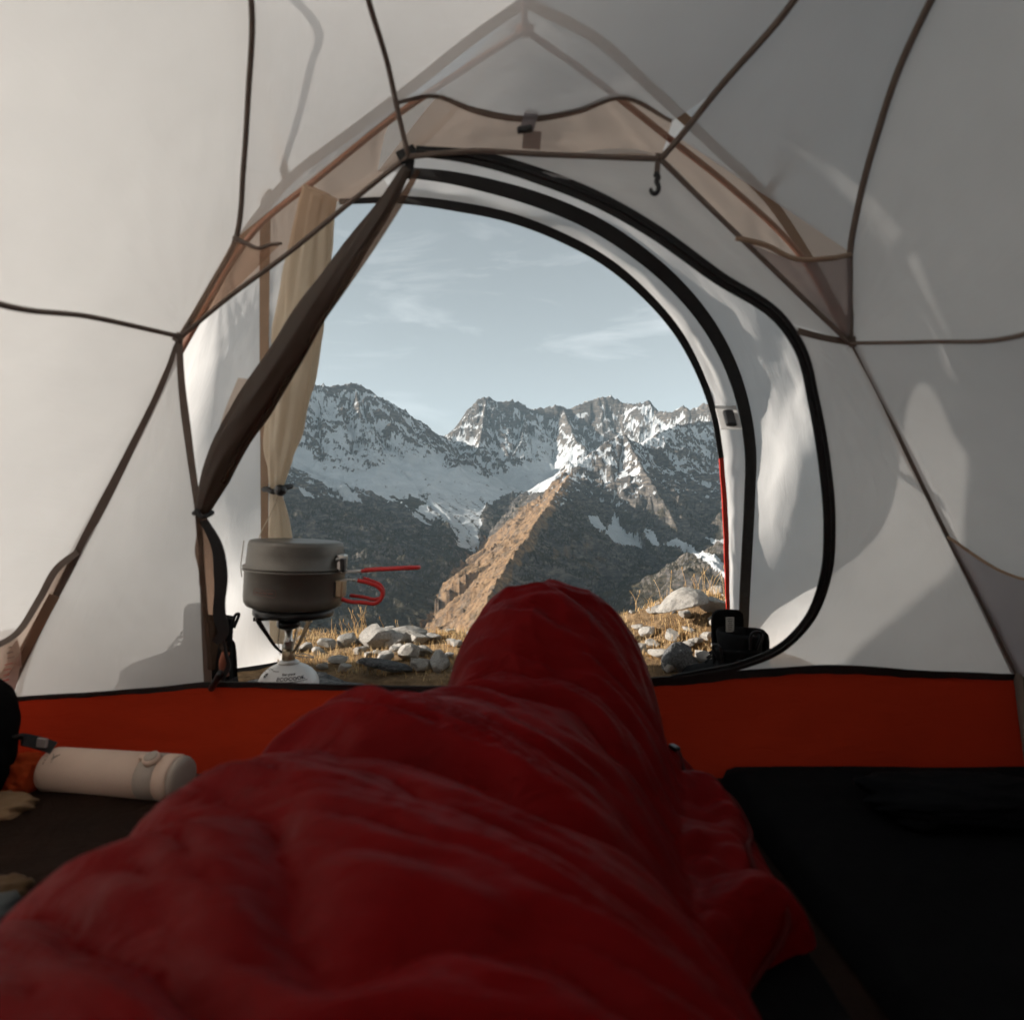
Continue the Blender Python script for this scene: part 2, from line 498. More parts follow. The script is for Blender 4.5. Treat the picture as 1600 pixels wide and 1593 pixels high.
# ------------------------------------------------------------------ mountains and valley (one terrain sheet to the horizon)
def K(px, py, d): return tuple(P(px, py, d))
RIDGES = [   # points (photo direction + estimated distance), steep slope, its length, lower slope, gully strength
    ('left massif', [(-1500, 430, 3500), (-700, 335, 3700), (-450, 345, 3950), (-200, 395, 4400), (0, 460, 4900), (300, 572, 5200), (430, 601, 5350), (480, 603, 5400), (515, 601, 5500), (548, 600, 5600), (566, 603, 5650), (585, 618, 5800), (606, 624, 5900), (640, 650, 6200), (662, 662, 6400), (682, 680, 6700), (697, 684, 7000)], 1.15, 700, .33, 1.0),  # left end, out of view, extended and raised to keep the glacier shaded
    ('added left shade range', [(-500, 480, 7400), (100, 505, 7400), (330, 540, 7450), (400, 556, 7450), (445, 615, 7400), (470, 700, 7300)], 1.2, 600, .4, .8),  # unseen range, added for its shadow on the central peak
    ('left shoulder', [(-700, 640, 2500), (-100, 670, 2900), (300, 700, 3200), (440, 742, 3450), (520, 790, 3800), (600, 830, 4100), (660, 858, 4300)], .62, 300, .36, .55),
    ('left rib a', [(555, 603, 5620), (565, 660, 5150), (575, 705, 4900)], 1.2, 300, .5, .6),
    ('left rib b', [(480, 605, 5400), (470, 670, 4800), (520, 745, 4450)], 1.1, 300, .5, .6),
    ('left rib c', [(640, 650, 6200), (650, 690, 5800), (655, 712, 5600)], 1.2, 250, .6, .6),
    ('central peak', [(690, 690, 7100), (712, 668, 7300), (724, 664, 7350), (729, 641, 7400), (736, 634, 7400), (747, 622, 7450), (764, 619, 7500), (778, 628, 7500), (797, 625, 7550), (812, 629, 7600), (828, 640, 7700), (850, 638, 7750), (868, 632, 7750), (890, 637, 7800), (905, 630, 7800), (925, 626, 7850), (944, 618, 7850), (957, 619, 7850), (975, 628, 7800), (988, 631, 7700), (1003, 629, 7600), (1014, 626, 7600), (1022, 641, 7500), (1048, 642, 7300), (1066, 634, 7300), (1078, 641, 7200), (1100, 632, 7200), (1115, 634, 7100), (1160, 628, 7000), (1400, 560, 6800), (1900, 480, 6500)], 1.5, 600, .33, 1.0),
    ('central buttress', [(760, 622, 7480), (750, 690, 6750), (738, 735, 6350), (728, 762, 6150)], 1.5, 280, .7, .7),
    ('central buttress right', [(820, 640, 7650), (815, 690, 6950), (800, 712, 6700)], 1.4, 260, .7, .7),
    ('snow step', [(880, 640, 7750), (900, 688, 6900), (915, 700, 6700)], 1.3, 250, .7, .6),
    ('right massif', [(868, 746, 4150), (893, 737, 4250), (905, 722, 4300), (928, 705, 4420), (946, 694, 4500), (962, 684, 4600), (974, 678, 4650), (990, 688, 4700), (1004, 697, 4800), (1030, 678, 5050), (1052, 667, 5300), (1075, 662, 5600), (1120, 655, 5900), (1180, 640, 6100), (1400, 575, 6000), (1800, 500, 5600)], 1.0, 600, .30, 1.0),
    ('right rib', [(974, 678, 4650), (1010, 740, 4050), (1040, 790, 3700), (1060, 830, 3450)], .95, 350, .4, .8),
    ('right rib b', [(1075, 662, 5600), (1110, 760, 4600), (1150, 830, 4000)], .95, 350, .4, .8),
    ('spur', [(728, 1060, 1120), (742, 1000, 1300), (762, 938, 1550), (785, 897, 1750), (805, 868, 2000), (826, 838, 2300), (842, 813, 2600), (858, 792, 2950), (870, 772, 3300), (882, 755, 3700), (891, 744, 4150)], 1.0, 260, .45, .9),
    ('spur knoll', [(850, 800, 2950), (885, 850, 2600), (905, 880, 2400)], .9, 200, .45, .8),
    ('right lower slope', [(1700, 640, 1800), (1300, 800, 2100), (1130, 890, 2150), (1020, 940, 2100)], .5, 300, .34, .5),
]
nd_, nl_, nr_ = 800, 70, 60
u = np.concatenate([-2.6 + (2.6 - .40) * np.linspace(0, 1, nl_, endpoint=False) ** .75, np.linspace(-.40, .38, nd_, endpoint=False), .38 + 1.7 * np.linspace(0, 1, nr_) ** 1.4])
yy = np.concatenate([np.geomspace(40, 900, 30, endpoint=False), np.geomspace(900, 9500, 620, endpoint=False), np.geomspace(9500, 16000, 16)])
Yg, Ug = np.meshgrid(yy, u, indexing='ij')
Xg = Ug * Yg
shp = Xg.shape
X, Y = Xg.ravel().astype(np.float32), Yg.ravel().astype(np.float32)
# large-scale warp so that ribs are not ruler-straight
wx = X + 70 * fbm(X / 620, Y / 620, 1.3, 3); wy = Y + 70 * fbm(X / 620 + 40, Y / 620, 2.7, 3)
H = np.full(X.shape, -720.0) + 25 * fbm(X / 500, Y / 500, .2, 3)
near_top = np.full(X.shape, 1e9, np.float32)
f4 = np.float32
H = H.astype(f4); bs = np.zeros(X.shape, f4); bd = np.zeros(X.shape, f4); brid = np.zeros(X.shape, f4); bgs = np.zeros(X.shape, f4)
wox, woy = (wx - X).astype(f4), (wy - Y).astype(f4)
for ri, (nm, pts, s1, L1, s2, gs) in enumerate(RIDGES):
    pts = [K(*p) for p in pts]
    acc = 0.0
    for (ax, ay, az), (bx, by, bz) in zip(pts, pts[1:]):
        dx, dy = bx - ax, by - ay
        Ls = math.hypot(dx, dy)
        ok = np.flatnonzero(H < max(az, bz) + 5)
        x_, y_ = X[ok], Y[ok]
        t = np.clip(((x_ - f4(ax)) * f4(dx) + (y_ - f4(ay)) * f4(dy)) / f4(Ls * Ls), 0, 1)
        ex = x_ - (f4(ax) + t * f4(dx)); ey = y_ - (f4(ay) + t * f4(dy))
        d0 = np.hypot(ex, ey)
        k = np.clip(d0 / 250, 0, 1)
        d = np.hypot(ex + wox[ok] * k, ey + woy[ok] * k)
        h = f4(az) + t * f4(bz - az) - (f4(s2) * d + f4((s1 - s2) * L1) * (1 - np.exp(-d / f4(L1))))
        m = h > H[ok]
        w_ = ok[m]
        H[w_] = h[m]; bd[w_] = d0[m]; bs[w_] = acc + t[m] * Ls; brid[w_] = ri; bgs[w_] = gs
        acc += Ls
near_top = np.where(brid + bgs > 0, bd, near_top)
# gullies and ribs running down from the crests
g = ridged(bs / 210 + brid * 13 + .35 * fbm(X / 260, Y / 260, 1, 2), bd / 1500 + brid * 7, 1.7, 4) - .95
H = H + bgs * g * 78 * np.clip(bd / 260, 0, 1) * np.exp(-bd / 2600)
# the hill the camp stands on
rc = np.hypot(X, np.maximum(Y, 0))
H = np.maximum(H, -4.0 - .66 * rc)
near_top = np.where(H <= -4.0 - .66 * rc + .01, 0, near_top)
# project to photo pixels: only to find where on the mountains the glacier, snowfields, meadows and the spur's sunlit side lie
px = CX + F_PX * X / Y
def py_of(h): return CY - F_PX * (h - CAM_H) / Y
py = py_of(H)
jx = px + 9 * fbm(X / 120, Y / 120, 5.5, 4); jy = py + 7 * fbm(X / 120 + 9, Y / 120, 7.5, 4)
def poly(pts, x, y):
    ins = np.zeros(x.shape, bool)
    n = len(pts)
    for i in range(n):
        x1, y1 = pts[i]; x2, y2 = pts[(i + 1) % n]
        if y1 == y2: continue
        c = (y1 > y) != (y2 > y)
        ins ^= c & (x < (x2 - x1) * (y - y1) / (y2 - y1) + x1)
    return ins
far = Y > 3300
glac = far & poly([(455, 690), (500, 720), (545, 742), (590, 735), (625, 715), (690, 712), (700, 735), (735, 728), (760, 748), (800, 732), (840, 720), (885, 712), (920, 705), (885, 735), (850, 768), (800, 775), (760, 792), (748, 815), (752, 850), (735, 880), (690, 910), (705, 870), (715, 840), (690, 815), (640, 795), (590, 778), (540, 765), (500, 745), (455, 715)], jx, jy)
lowglac = far & poly([(640, 780), (760, 780), (765, 830), (755, 860), (735, 890), (690, 915), (712, 865), (716, 838), (690, 815)], jx, jy)
island = far & poly([(612, 778), (640, 774), (668, 786), (655, 794), (622, 788)], jx, jy)
gsm = glac.reshape(shp).astype(float)
for _ in range(4):
    gsm = (gsm + np.roll(gsm, 2, 0) + np.roll(gsm, -2, 0) + np.roll(gsm, 2, 1) + np.roll(gsm, -2, 1)) / 5
gsm = gsm.ravel()
# rock relief, calmer on ice, in the valley and right at the crests
rel = .35 + .65 * np.clip(near_top / 150, 0, 1)
hi = sstep(-500, 100, H)
nz1 = ridged(X / 330 + .4 * fbm(X / 200, Y / 200, 3, 2), Y / 330, 1.1, 8, .55) - 1.0
nz2 = fbm(X / 60, Y / 60, 4.4, 4, .6)
amp = rel * (.35 + .65 * hi) * (1 - .88 * gsm)
farf = sstep(300, 1500, Y)
nz3 = ridged(X / 95 + .3 * nz2, Y / 95, 5.1, 5, .55) - 1.0
H = H + farf * amp * (46 * nz1 + 7.5 * nz2 + 15 * nz3)
# jagged crest teeth
H = H + farf * (1 - gsm) * np.exp(-near_top / 60) * 16 * (ridged(X / 70, Y / 70, 9.9, 4) - .9) * hi
# crevasse and moraine ribs along the glacier tongue
H = H + gsm * 2.2 * fbm(X / 60, Y / 150, 2.2, 4, .55)
Hg = H.reshape(shp)
gy = np.gradient(Hg, axis=0) / np.gradient(Yg, axis=0)
gu = np.gradient(Hg, axis=1) / (np.gradient(Xg, axis=1) + 1e-9)
gy = gy - gu * Ug
slope = np.sqrt(gu ** 2 + gy ** 2).ravel()
lap = (np.roll(Hg, 3, 0) + np.roll(Hg, -3, 0) + np.roll(Hg, 3, 1) + np.roll(Hg, -3, 1) - 4 * Hg).ravel() / (Y * .006)
py = py_of(H)
# cover masks
n_sn = fbm(X / 75, Y / 75, 6.1, 6, .72)
n_sl = fbm(X / 420, Y / 420, 8.1, 3)
alt = sstep(-60, 420, H + 120 * n_sl)
snow = sstep(-.12, .30, alt * .9 - .68 + .70 * n_sn + .62 * (0.92 - slope) + .5 * np.clip(lap, -1, 1)) * sstep(.05, .4, alt)
for wl in ([(722, 664), (730, 632), (764, 614), (806, 625), (800, 668), (760, 672)], [(838, 640), (905, 626), (950, 614), (985, 628), (962, 690), (930, 700), (880, 672)]):
    snow = np.where(poly(wl, jx, jy) & (Y > 6300), snow * (.25 + .5 * sstep(-.1, .5, n_sn)), snow)
def patch(pts, soft=0):
    return poly(pts, jx * .55 + px * .45, jy * .55 + py * .45)
snow = np.where(glac, np.maximum(snow, .88 - .45 * sstep(.3, .9, np.abs(fbm(X / 60, Y / 160, 3.3, 4)))), snow)
sg = px - np.interp(py, [765, 800, 830, 860, 905], [650, 705, 738, 738, 695]) + 4 * fbm(X / 200, Y / 200, 1, 4)
mor = sstep(.12, .7, np.abs(np.sin(sg * .16 + .6)) + .5 * fbm(X / 60, Y / 60, 4, 4))
snow = np.where(lowglac, snow * (.52 + .48 * mor), snow)
snow = np.where(island, 0.0, snow)
bright = [  # snowfields
    [(985, 690), (1000, 676), (1020, 664), (1042, 664), (1056, 660), (1050, 684), (1020, 692), (1012, 700)],
    [(1002, 640), (1012, 632), (1024, 640), (1024, 664), (1008, 664)],
    [(870, 738), (900, 722), (926, 708), (920, 722), (895, 732)],
    [(918, 812), (934, 810), (948, 832), (940, 838), (925, 826)],
    [(944, 842), (962, 806), (968, 826), (990, 838), (1000, 858), (965, 852)],
    [(1002, 832), (1020, 834), (1032, 852), (1020, 854)],
    [(1038, 852), (1060, 842), (1080, 858), (1140, 890), (1150, 915), (1095, 880), (1070, 862)],
    [(1100, 838), (1140, 850), (1150, 868), (1115, 850)],
    [(470, 610), (500, 606), (530, 640), (520, 668), (490, 650), (465, 640)],
    [(500, 690), (560, 650), (600, 680), (660, 700), (700, 708), (690, 735), (600, 740), (540, 745)],
    [(455, 708), (500, 735), (545, 765), (570, 790), (530, 776), (480, 742), (450, 724)],
    [(462, 762), (480, 765), (494, 778), (478, 775)], [(538, 766), (550, 770), (552, 776), (540, 772)],
    [(640, 800), (662, 808), (676, 824), (655, 816)],
    [(800, 690), (840, 668), (870, 690), (905, 705), (880, 722), (820, 716)],
]
for k, b in enumerate(bright):
    mk = patch(b) & (Y > 1500)
    if k < 2 or k in (8, 9, 14):
        snow = np.where(mk, np.maximum(snow, .35 + .65 * sstep(-.35, .25, n_sn + .5 * (1 - slope))), snow)
    else:
        snow = np.where(mk, np.maximum(snow, .96), snow)
meadow = sstep(.0, -.25, (slope - 1.05)) * sstep(160, -30, H + 60 * n_sl) * (1 - snow)
tan = .12 * meadow
tan = np.maximum(tan, (poly([(645, 1015), (685, 930), (708, 893), (760, 845), (830, 792), (885, 735), (902, 742), (872, 790), (838, 850), (808, 890), (772, 960), (752, 1020)], jx, jy) & (Y < 4300)) * .9 * (1 - snow))  # dry grass, kept to the spur's sunlit side so sunlight is partly painted
tan = np.maximum(tan, (poly([(855, 880), (885, 855), (905, 860), (935, 850), (945, 890), (935, 905), (900, 885)], jx, jy) & (Y < 4300)) * .55 * sstep(-.25, .35, n_sn))
tan = tan * (.45 + .55 * sstep(-.45, .15, fbm(X / 38, Y / 38, 3.7, 4, .6)))
for _ in range(1):
    tg = tan.reshape(shp); tan = ((tg + np.roll(tg, 1, 0) + np.roll(tg, -1, 0) + np.roll(tg, 1, 1) + np.roll(tg, -1, 1)) / 5).ravel()
# vertex layout
me = bpy.data.meshes.new('mountains')
nv = X.size
R_, C_ = shp
idx = np.arange(nv).reshape(shp)
quads = np.stack([idx[:-1, :-1], idx[:-1, 1:], idx[1:, 1:], idx[1:, :-1]], axis=-1).reshape(-1, 4)
me.vertices.add(nv)
me.vertices.foreach_set('co', np.stack([X, Y, H], axis=1).astype(np.float32).ravel())
me.loops.add(quads.size)
me.loops.foreach_set('vertex_index', quads.astype(np.int32).ravel())
me.polygons.add(len(quads))
me.polygons.foreach_set('loop_start', (np.arange(len(quads)) * 4).astype(np.int32))
me.polygons.foreach_set('loop_total', np.full(len(quads), 4, np.int32))
me.polygons.foreach_set('use_smooth', np.ones(len(quads), bool))
me.update(calc_edges=True)
at = me.attributes.new('cover', 'FLOAT_COLOR', 'POINT')
at.data.foreach_set('color', np.stack([snow, tan, meadow, glac.astype(float)], axis=1).astype(np.float32).ravel())

N = NT('mountain_cover')
av = N.n('ShaderNodeAttribute', attribute_name='cover')
sp = N.n('ShaderNodeSeparateColor'); N.l(av.outputs['Color'], sp.inputs[0])
tc = N.n('ShaderNodeTexCoord')
fine = N.noise(.045, 6, .68, tc.outputs['Object'])
mid = N.noise(.008, 6, .62, tc.outputs['Object'])
mps = N.n('ShaderNodeMapping'); mps.inputs['Scale'].default_value = (1, 1, 3.5); mps.inputs['Rotation'].default_value = (.35, .2, 0)
N.l(tc.outputs['Object'], mps.inputs['Vector'])
strat = N.noise(.02, 5, .65, mps.outputs[0])
rock = N.ramp(strat, [(.25, (.045, .046, .048)), (.5, (.125, .115, .106)), (.75, (.32, .265, .21))])
veg = N.ramp(fine, [(.3, (.018, .022, .02)), (.7, (.058, .060, .046))])
tanc = N.ramp(fine, [(.34, (.08, .07, .06)), (.46, (.30, .19, .11)), (.72, (.46, .31, .18))])
snc = N.ramp(mid, [(.3, (.50, .53, .55)), (.7, (.66, .68, .69))])
def mixc(f, a, b):
    m = N.n('ShaderNodeMix', data_type='RGBA'); N.l(f, m.inputs['Factor']); N.l(a, m.inputs['A']); N.l(b, m.inputs['B']); return m.outputs['Result']
c = mixc(sp.outputs['Blue'], rock, veg)
c = mixc(sp.outputs['Green'], c, tanc)
# break the snow edge up with finer noise
ad = N.n('ShaderNodeMath', operation='MULTIPLY_ADD', ); N.l(fine, ad.inputs[0]); ad.inputs[1].default_value = 1.5; N.l(sp.outputs['Red'], ad.inputs[2])
mr = N.n('ShaderNodeMapRange', {'From Min': 1.12, 'From Max': 1.36}, clamp=True); N.l(ad.outputs[0], mr.inputs['Value'])
c = mixc(mr.outputs[0], c, snc)
pb = N.n('ShaderNodeBsdfDiffuse', {'Roughness': .6})
N.l(c, pb.inputs['Color'])
N.l(N.bump(fine, .9, 10.0, N.bump(strat, .8, 14.0)), pb.inputs['Normal'])
N.l(pb.outputs[0], N.out.inputs['Surface'])
me.materials.append(N.m)
mt = bpy.data.objects.new('mountains', me)
col.objects.link(mt)
mt['kind'] = 'structure'

# ------------------------------------------------------------------ the shelf of ground the tent stands on
def ground_z(x, y):
    x = np.asarray(x, float); y = np.asarray(y, float)
    base = -.035 + .085 * sstep(1.28, 1.52, y)                       # level pitch, then a slight rise in front
    base = base + .012 * fbm(x * 3.1, y * 3.1, .4, 3) * sstep(1.3, 1.6, y) + .006 * fbm(x * 14, y * 14, .9, 3) * sstep(1.3, 1.6, y)
    bank = .13 * sstep(.15, .62, x) * sstep(1.45, 1.95, y)           # stony bank on the right
    crest = 2.02 + .10 * fbm(x * 1.3, x * 0 + 2.2, .3, 3)
    drop = np.maximum(0, y - crest)
    fall = .55 * drop - .35 * (1 - np.exp(-drop / .35)) * .35
    side = .03 * np.maximum(0, np.abs(x) - 3) * (.6 + fbm(x * .3, y * .3, .6, 2))
    back = .12 * np.maximum(0, -y - 1.5) ** 1.0
    return base + bank - np.maximum(0, fall) + np.minimum(side, .5) * sstep(4, 1, y) + back * sstep(0, 4, -y)
gx = np.unique(np.round(np.concatenate([-40 + 37 * np.linspace(0, 1, 24), np.linspace(-3, -1.2, 40), np.linspace(-1.2, 1.3, 230), np.linspace(1.3, 3, 40), 3 + 37 * np.linspace(0, 1, 24)]), 4))
gyv = np.unique(np.round(np.concatenate([-40 + 38 * np.linspace(0, 1, 20), np.linspace(-2, 1.25, 40), np.linspace(1.25, 2.7, 170), 2.7 + 60 * np.linspace(0, 1, 40) ** 2]), 4))
GX, GY = np.meshgrid(gx, gyv, indexing='ij')
GZ = ground_z(GX, GY)
nyv = len(gyv)
gverts = np.stack([GX, GY, GZ], -1).reshape(-1, 3)
gf = [(i * nyv + j, (i + 1) * nyv + j, (i + 1) * nyv + j + 1, i * nyv + j + 1) for i in range(len(gx) - 1) for j in range(nyv - 1)]
N = NT('dry_alpine_soil')
tc = N.n('ShaderNodeTexCoord')
n1 = N.noise(6.0, 6, .62, tc.outputs['Object']); n2 = N.noise(60.0, 5, .65, tc.outputs['Object']); n3 = N.noise(300.0, 3, .6, tc.outputs['Object'])
cc = N.ramp(n1, [(.3, (.12, .085, .055)), (.5, (.33, .22, .12)), (.68, (.45, .33, .21))])
c2 = N.ramp(n2, [(.3, (.45, .42, .40)), (.65, (1, 1, 1))])
mm = N.n('ShaderNodeMix', {'Factor': .8}, data_type='RGBA', blend_type='MULTIPLY'); N.l(cc, mm.inputs['A']); N.l(c2, mm.inputs['B'])
pb = N.n('ShaderNodeBsdfPrincipled', {'Roughness': .95, 'Specular IOR Level': .1}); N.l(mm.outputs['Result'], pb.inputs['Base Color'])
N.l(N.bump(n3, .8, .004, N.bump(n2, 1.0, .02)), pb.inputs['Normal']); N.l(pb.outputs[0], N.out.inputs['Surface'])
ground = mesh_obj('ground', gverts, gf, N.m)
ground['kind'] = 'structure'

# ---- stones
def stone_mat(name, c0, c1, c2, lich):
    N = NT(name)
    tc = N.n('ShaderNodeTexCoord'); oi = N.n('ShaderNodeObjectInfo')
    ad = N.n('ShaderNodeVectorMath', operation='ADD'); N.l(tc.outputs['Object'], ad.inputs[0]); N.l(oi.outputs['Location'], ad.inputs[1])
    n1 = N.noise(9, 8, .7, ad.outputs[0], .5); n2 = N.noise(45, 7, .7, ad.outputs[0])
    c = N.ramp(n1, [(.32, c0), (.5, c1), (.66, c2)])
    sp = N.ramp(n2, [(.34, (.35, .34, .33)), (.5, (1, 1, 1))])
    m = N.n('ShaderNodeMix', {'Factor': .42}, data_type='RGBA', blend_type='MULTIPLY'); N.l(c, m.inputs['A']); N.l(sp, m.inputs['B'])
    n3 = N.noise(22, 5, .6, ad.outputs[0]); lf = N.ramp(n3, [(.60, (0, 0, 0)), (.66, (1, 1, 1))])
    m2 = N.n('ShaderNodeMix', data_type='RGBA'); N.l(lf, m2.inputs['Factor']); N.l(m.outputs['Result'], m2.inputs['A']); m2.inputs['B'].default_value = (*lich, 1)
    p = N.n('ShaderNodeBsdfPrincipled', {'Roughness': .9, 'Specular IOR Level': .2}); N.l(m2.outputs['Result'], p.inputs['Base Color'])
    N.l(N.bump(n2, .9, .012, N.bump(n1, .8, .03)), p.inputs['Normal']); N.l(p.outputs[0], N.out.inputs['Surface'])
    return N.m
M['stone'] = stone_mat('pale_weathered_stone', (.42, .40, .375), (.70, .67, .62), (.80, .77, .71), (.52, .42, .26))
M['stoneb'] = stone_mat('bluish_slate_stone', (.07, .08, .09), (.20, .21, .22), (.36, .37, .37), (.45, .44, .42))
stone_meshes = []
def stone_mesh(seed, flat, ang, sub=3, mat='stone'):
    bm = bmesh.new()
    bmesh.ops.create_icosphere(bm, subdivisions=sub, radius=1.0)
    co = np.array([v.co[:] for v in bm.verts])
    # cut by random planes -> facets, then roughen
    r_ = np.random.default_rng(seed)
    rad = np.ones(len(co))
    for _ in range(ang):
        nn = r_.normal(size=3); nn /= np.linalg.norm(nn)
        dd = r_.uniform(.45, .78)
        dt = co @ nn
        co = np.where((dt > dd)[:, None], co - nn[None] * (dt - dd)[:, None] * .92, co)
    rough = 1 + .07 * fbm(co[:, 0] * 1.3 + seed, co[:, 1] * 1.3, co[:, 2] * 0 + .1 * seed, 3) + .05 * fbm(co[:, 0] * 5 + co[:, 2] * 4, co[:, 1] * 5 + seed + co[:, 2] * 3, .7, 3)
    co = co * rough[:, None]
    co[:, 2] *= flat
    for v, c in zip(bm.verts, co): v.co = c
    me = bpy.data.meshes.new('stone'); bm.to_mesh(me); bm.free()
    me.polygons.foreach_set('use_smooth', [False] * len(me.polygons))
    me.materials.append(M[mat])
    return me
SM = [stone_mesh(s, f, a) for s, f, a in ((1, .6, 9), (2, .75, 12), (3, .45, 8), (4, .85, 11), (5, .55, 14), (6, .4, 14), (7, .8, 13), (8, .6, 16))]
SB = [stone_mesh(s, f, a, 3, 'stoneb') for s, f, a in ((11, .5, 9), (12, .8, 12), (13, .35, 8))]
def g_at(x, y):
    i = min(max(int(np.searchsorted(gx, x)) - 1, 0), len(gx) - 2); j = min(max(int(np.searchsorted(gyv, y)) - 1, 0), nyv - 2)
    a = (x - gx[i]) / (gx[i + 1] - gx[i]); b = (y - gyv[j]) / (gyv[j + 1] - gyv[j])
    return float((GZ[i, j] * (1 - a) + GZ[i + 1, j] * a) * (1 - b) + (GZ[i, j + 1] * (1 - a) + GZ[i + 1, j + 1] * a) * b)
def ground_hit(px, py_):
    """where the line of sight through a photo pixel meets the ground"""
    for d in np.linspace(1.36, 2.6, 125):
        v = P(px, py_, d)
        if v.z <= g_at(v.x, v.y): return v
    return None
def place_stone(me, x, y, r, sink=.35, rz=None, tilt=0.0, name='stone', parent=ground, sc=(1, 1, 1), z=None):
    o = bpy.data.objects.new(name, me)
    col.objects.link(o)
    o.location = (x, y, (g_at(x, y) if z is None else z) + r * (.55 - sink))
    o.rotation_euler = (random.uniform(-.25, .25) + tilt, random.uniform(-.25, .25), random.uniform(0, 6.28) if rz is None else rz)
    o.scale = (r * sc[0], r * sc[1], r * sc[2])
    if parent: o.parent = parent
    return o
# stones seen through the door: photo pixel of the stone's base, its half width in pixels
seen = [(512, 1012, 13), (545, 1008, 15), (584, 1013, 26), (622, 1010, 21), (652, 1008, 16), (676, 1002, 13), (528, 1038, 13), (566, 1040, 11), (600, 1036, 14),
        (640, 1030, 20), (664, 1024, 13), (496, 1022, 10), (538, 1052, 12), (580, 1048, 9), (618, 1020, 12), (700, 1030, 12),
        (712, 1010, 10), (655, 1046, 16), (476, 1016, 10), (560, 1022, 10), (505, 1048, 10),
        (1030, 1030, 15), (1066, 1018, 15), (1088, 1010, 14), (1052, 1000, 14), (1098, 1032, 14), (1012, 996, 13), (1104, 1000, 10), (1046, 1052, 13), (1100, 1052, 12),
        (1020, 1012, 10), (1076, 990, 11), (1122, 985, 14), (1000, 1020, 12), (980, 1000, 12), (1085, 1048, 9), (1118, 1015, 10)]
for i, (a, b, h) in enumerate(seen):
    v = ground_hit(a, b)
    if v is None: continue
    place_stone(SM[(i * 3) % 8], v.x, v.y, h / F_PX * v.y * 1.22, .12)
for i in range(270):
    x = random.uniform(-1.6, 1.7); y = random.uniform(1.5, 2.2)
    if abs(x + .43) < .16 and y < 1.7: continue
    if y < 1.75 and (x < -.45 or x > .45): continue
    r = random.choice((.007, .010, .013, .018, .026)) * random.uniform(.8, 1.2)
    place_stone(random.choice(SM + SM + SB), x, y, r, .25)
for i in range(40):      # the slope around the pitch
    a = random.uniform(0, 6.28); rr = random.uniform(2.2, 9)
    x, y = rr * math.cos(a), rr * math.sin(a) + .3
    if 1.3 < y and abs(x) < 2: continue
    place_stone(random.choice(SM + SB), x, y, random.uniform(.05, .22), .4)
def boulder(px, py_, hw, me, label, sc, rz, tilt=0.0, sink=.25, lift=0.0):
    v = ground_hit(px, py_)
    o = place_stone(me, v.x, v.y, hw / F_PX * v.y, sink, rz, tilt, 'boulder', None, sc)
    o.location.z += lift
    tag(o, label, 'rock')
    return o
boulder(1062, 985, 46, stone_mesh(21, .42, 9, 4), 'wide flat pale rock overhanging a tuft of orange grass', (1.0, .75, 1.0), .3, .12, .05, .035)
boulder(1062, 1046, 32, stone_mesh(22, .95, 15, 4, 'stoneb'), 'upright split blue-grey rock beside the boots', (1.0, .8, 1.1), .8, .1)
boulder(686, 1046, 27, stone_mesh(23, .85, 11, 4), 'white rounded rock beside the foot of the red sleeping bag', (1, .9, 1), 1.9)
boulder(1112, 958, 34, stone_mesh(24, .55, 10, 4), 'pale rock on the stony bank under tall dry grass stalks', (1.1, .8, 1.0), 2.2, 0, .1)
boulder(612, 1052, 40, stone_mesh(25, .3, 9, 4, 'stoneb'), 'low dark flat rock in the shade just outside the tent sill', (1.3, .5, .8), .1, 0, .3)
boulder(640, 1004, 34, stone_mesh(26, .45, 9, 4), 'long pale slab at the edge of the drop beyond the grass', (1.4, .6, .9), .25, 0, .2)
boulder(583, 1008, 28, stone_mesh(27, .8, 10, 4), 'rounded cream rock behind the stove legs', (1, .8, 1.0), .9, 0, .15)
# flat slab that carries the stove
slab = place_stone(stone_mesh(31, .25, 7, 4, 'stoneb'), -.50, 1.42, .27, 0, .35, 0, 'boulder', None, (1.05, .85, .5))
slab.rotation_euler = (0, 0, .35); slab.location.z = .035
tag(slab, 'grey speckled flat slab under the gas canister', 'rock')
slab_top = .062
bm = bmesh.new(); bm.from_mesh(slab.data)
for v in bm.verts:
    zt = (slab_top - slab.location.z) / slab.scale.z
    if v.co.z > zt * .5: v.co.z = zt - (v.co.z < zt) * .0 + .004 * math.sin(v.co.x * 30) 
bm.to_mesh(slab.data); bm.free()

# ---- dry grass
def blade_cloud(name, pts, hmin, hmax, wid, mat, parent=None, lean=.5, kind=True):
    V_, F_ = [], []
    for (x, y, z) in pts:
        h = random.uniform(hmin, hmax); a = random.uniform(0, 6.28); l = random.uniform(.1, lean) * h
        ca, sa = math.cos(a), math.sin(a); w = wid * random.uniform(.6, 1.3)
        b = random.uniform(0, 6.28); wxv, wyv = math.cos(b) * w, math.sin(b) * w
        i = len(V_)
        V_ += [(x - wxv, y - wyv, z - .004), (x + wxv, y + wyv, z - .004), (x + ca * l * .35 + wxv * .7, y + sa * l * .35 + wyv * .7, z + h * .6), (x + ca * l * .35 - wxv * .7, y + sa * l * .35 - wyv * .7, z + h * .6), (x + ca * l, y + sa * l, z + h)]
        F_ += [(i, i + 1, i + 2, i + 3), (i + 3, i + 2, i + 4)]
    o = mesh_obj(name, V_, F_, mat, parent, smooth=False)
    if kind: o['kind'] = 'stuff'
    return o
N = NT('dry_grass')
gi = N.n('ShaderNodeTexCoord')
gc = N.ramp(N.noise(16, 3, .6, gi.outputs['Object']), [(.3, (.40, .23, .09)), (.5, (.58, .40, .20)), (.7, (.70, .55, .33))])
dfn = N.n('ShaderNodeBsdfDiffuse'); trn = N.n('ShaderNodeBsdfTranslucent'); N.l(gc, dfn.inputs['Color']); N.l(gc, trn.inputs['Color'])
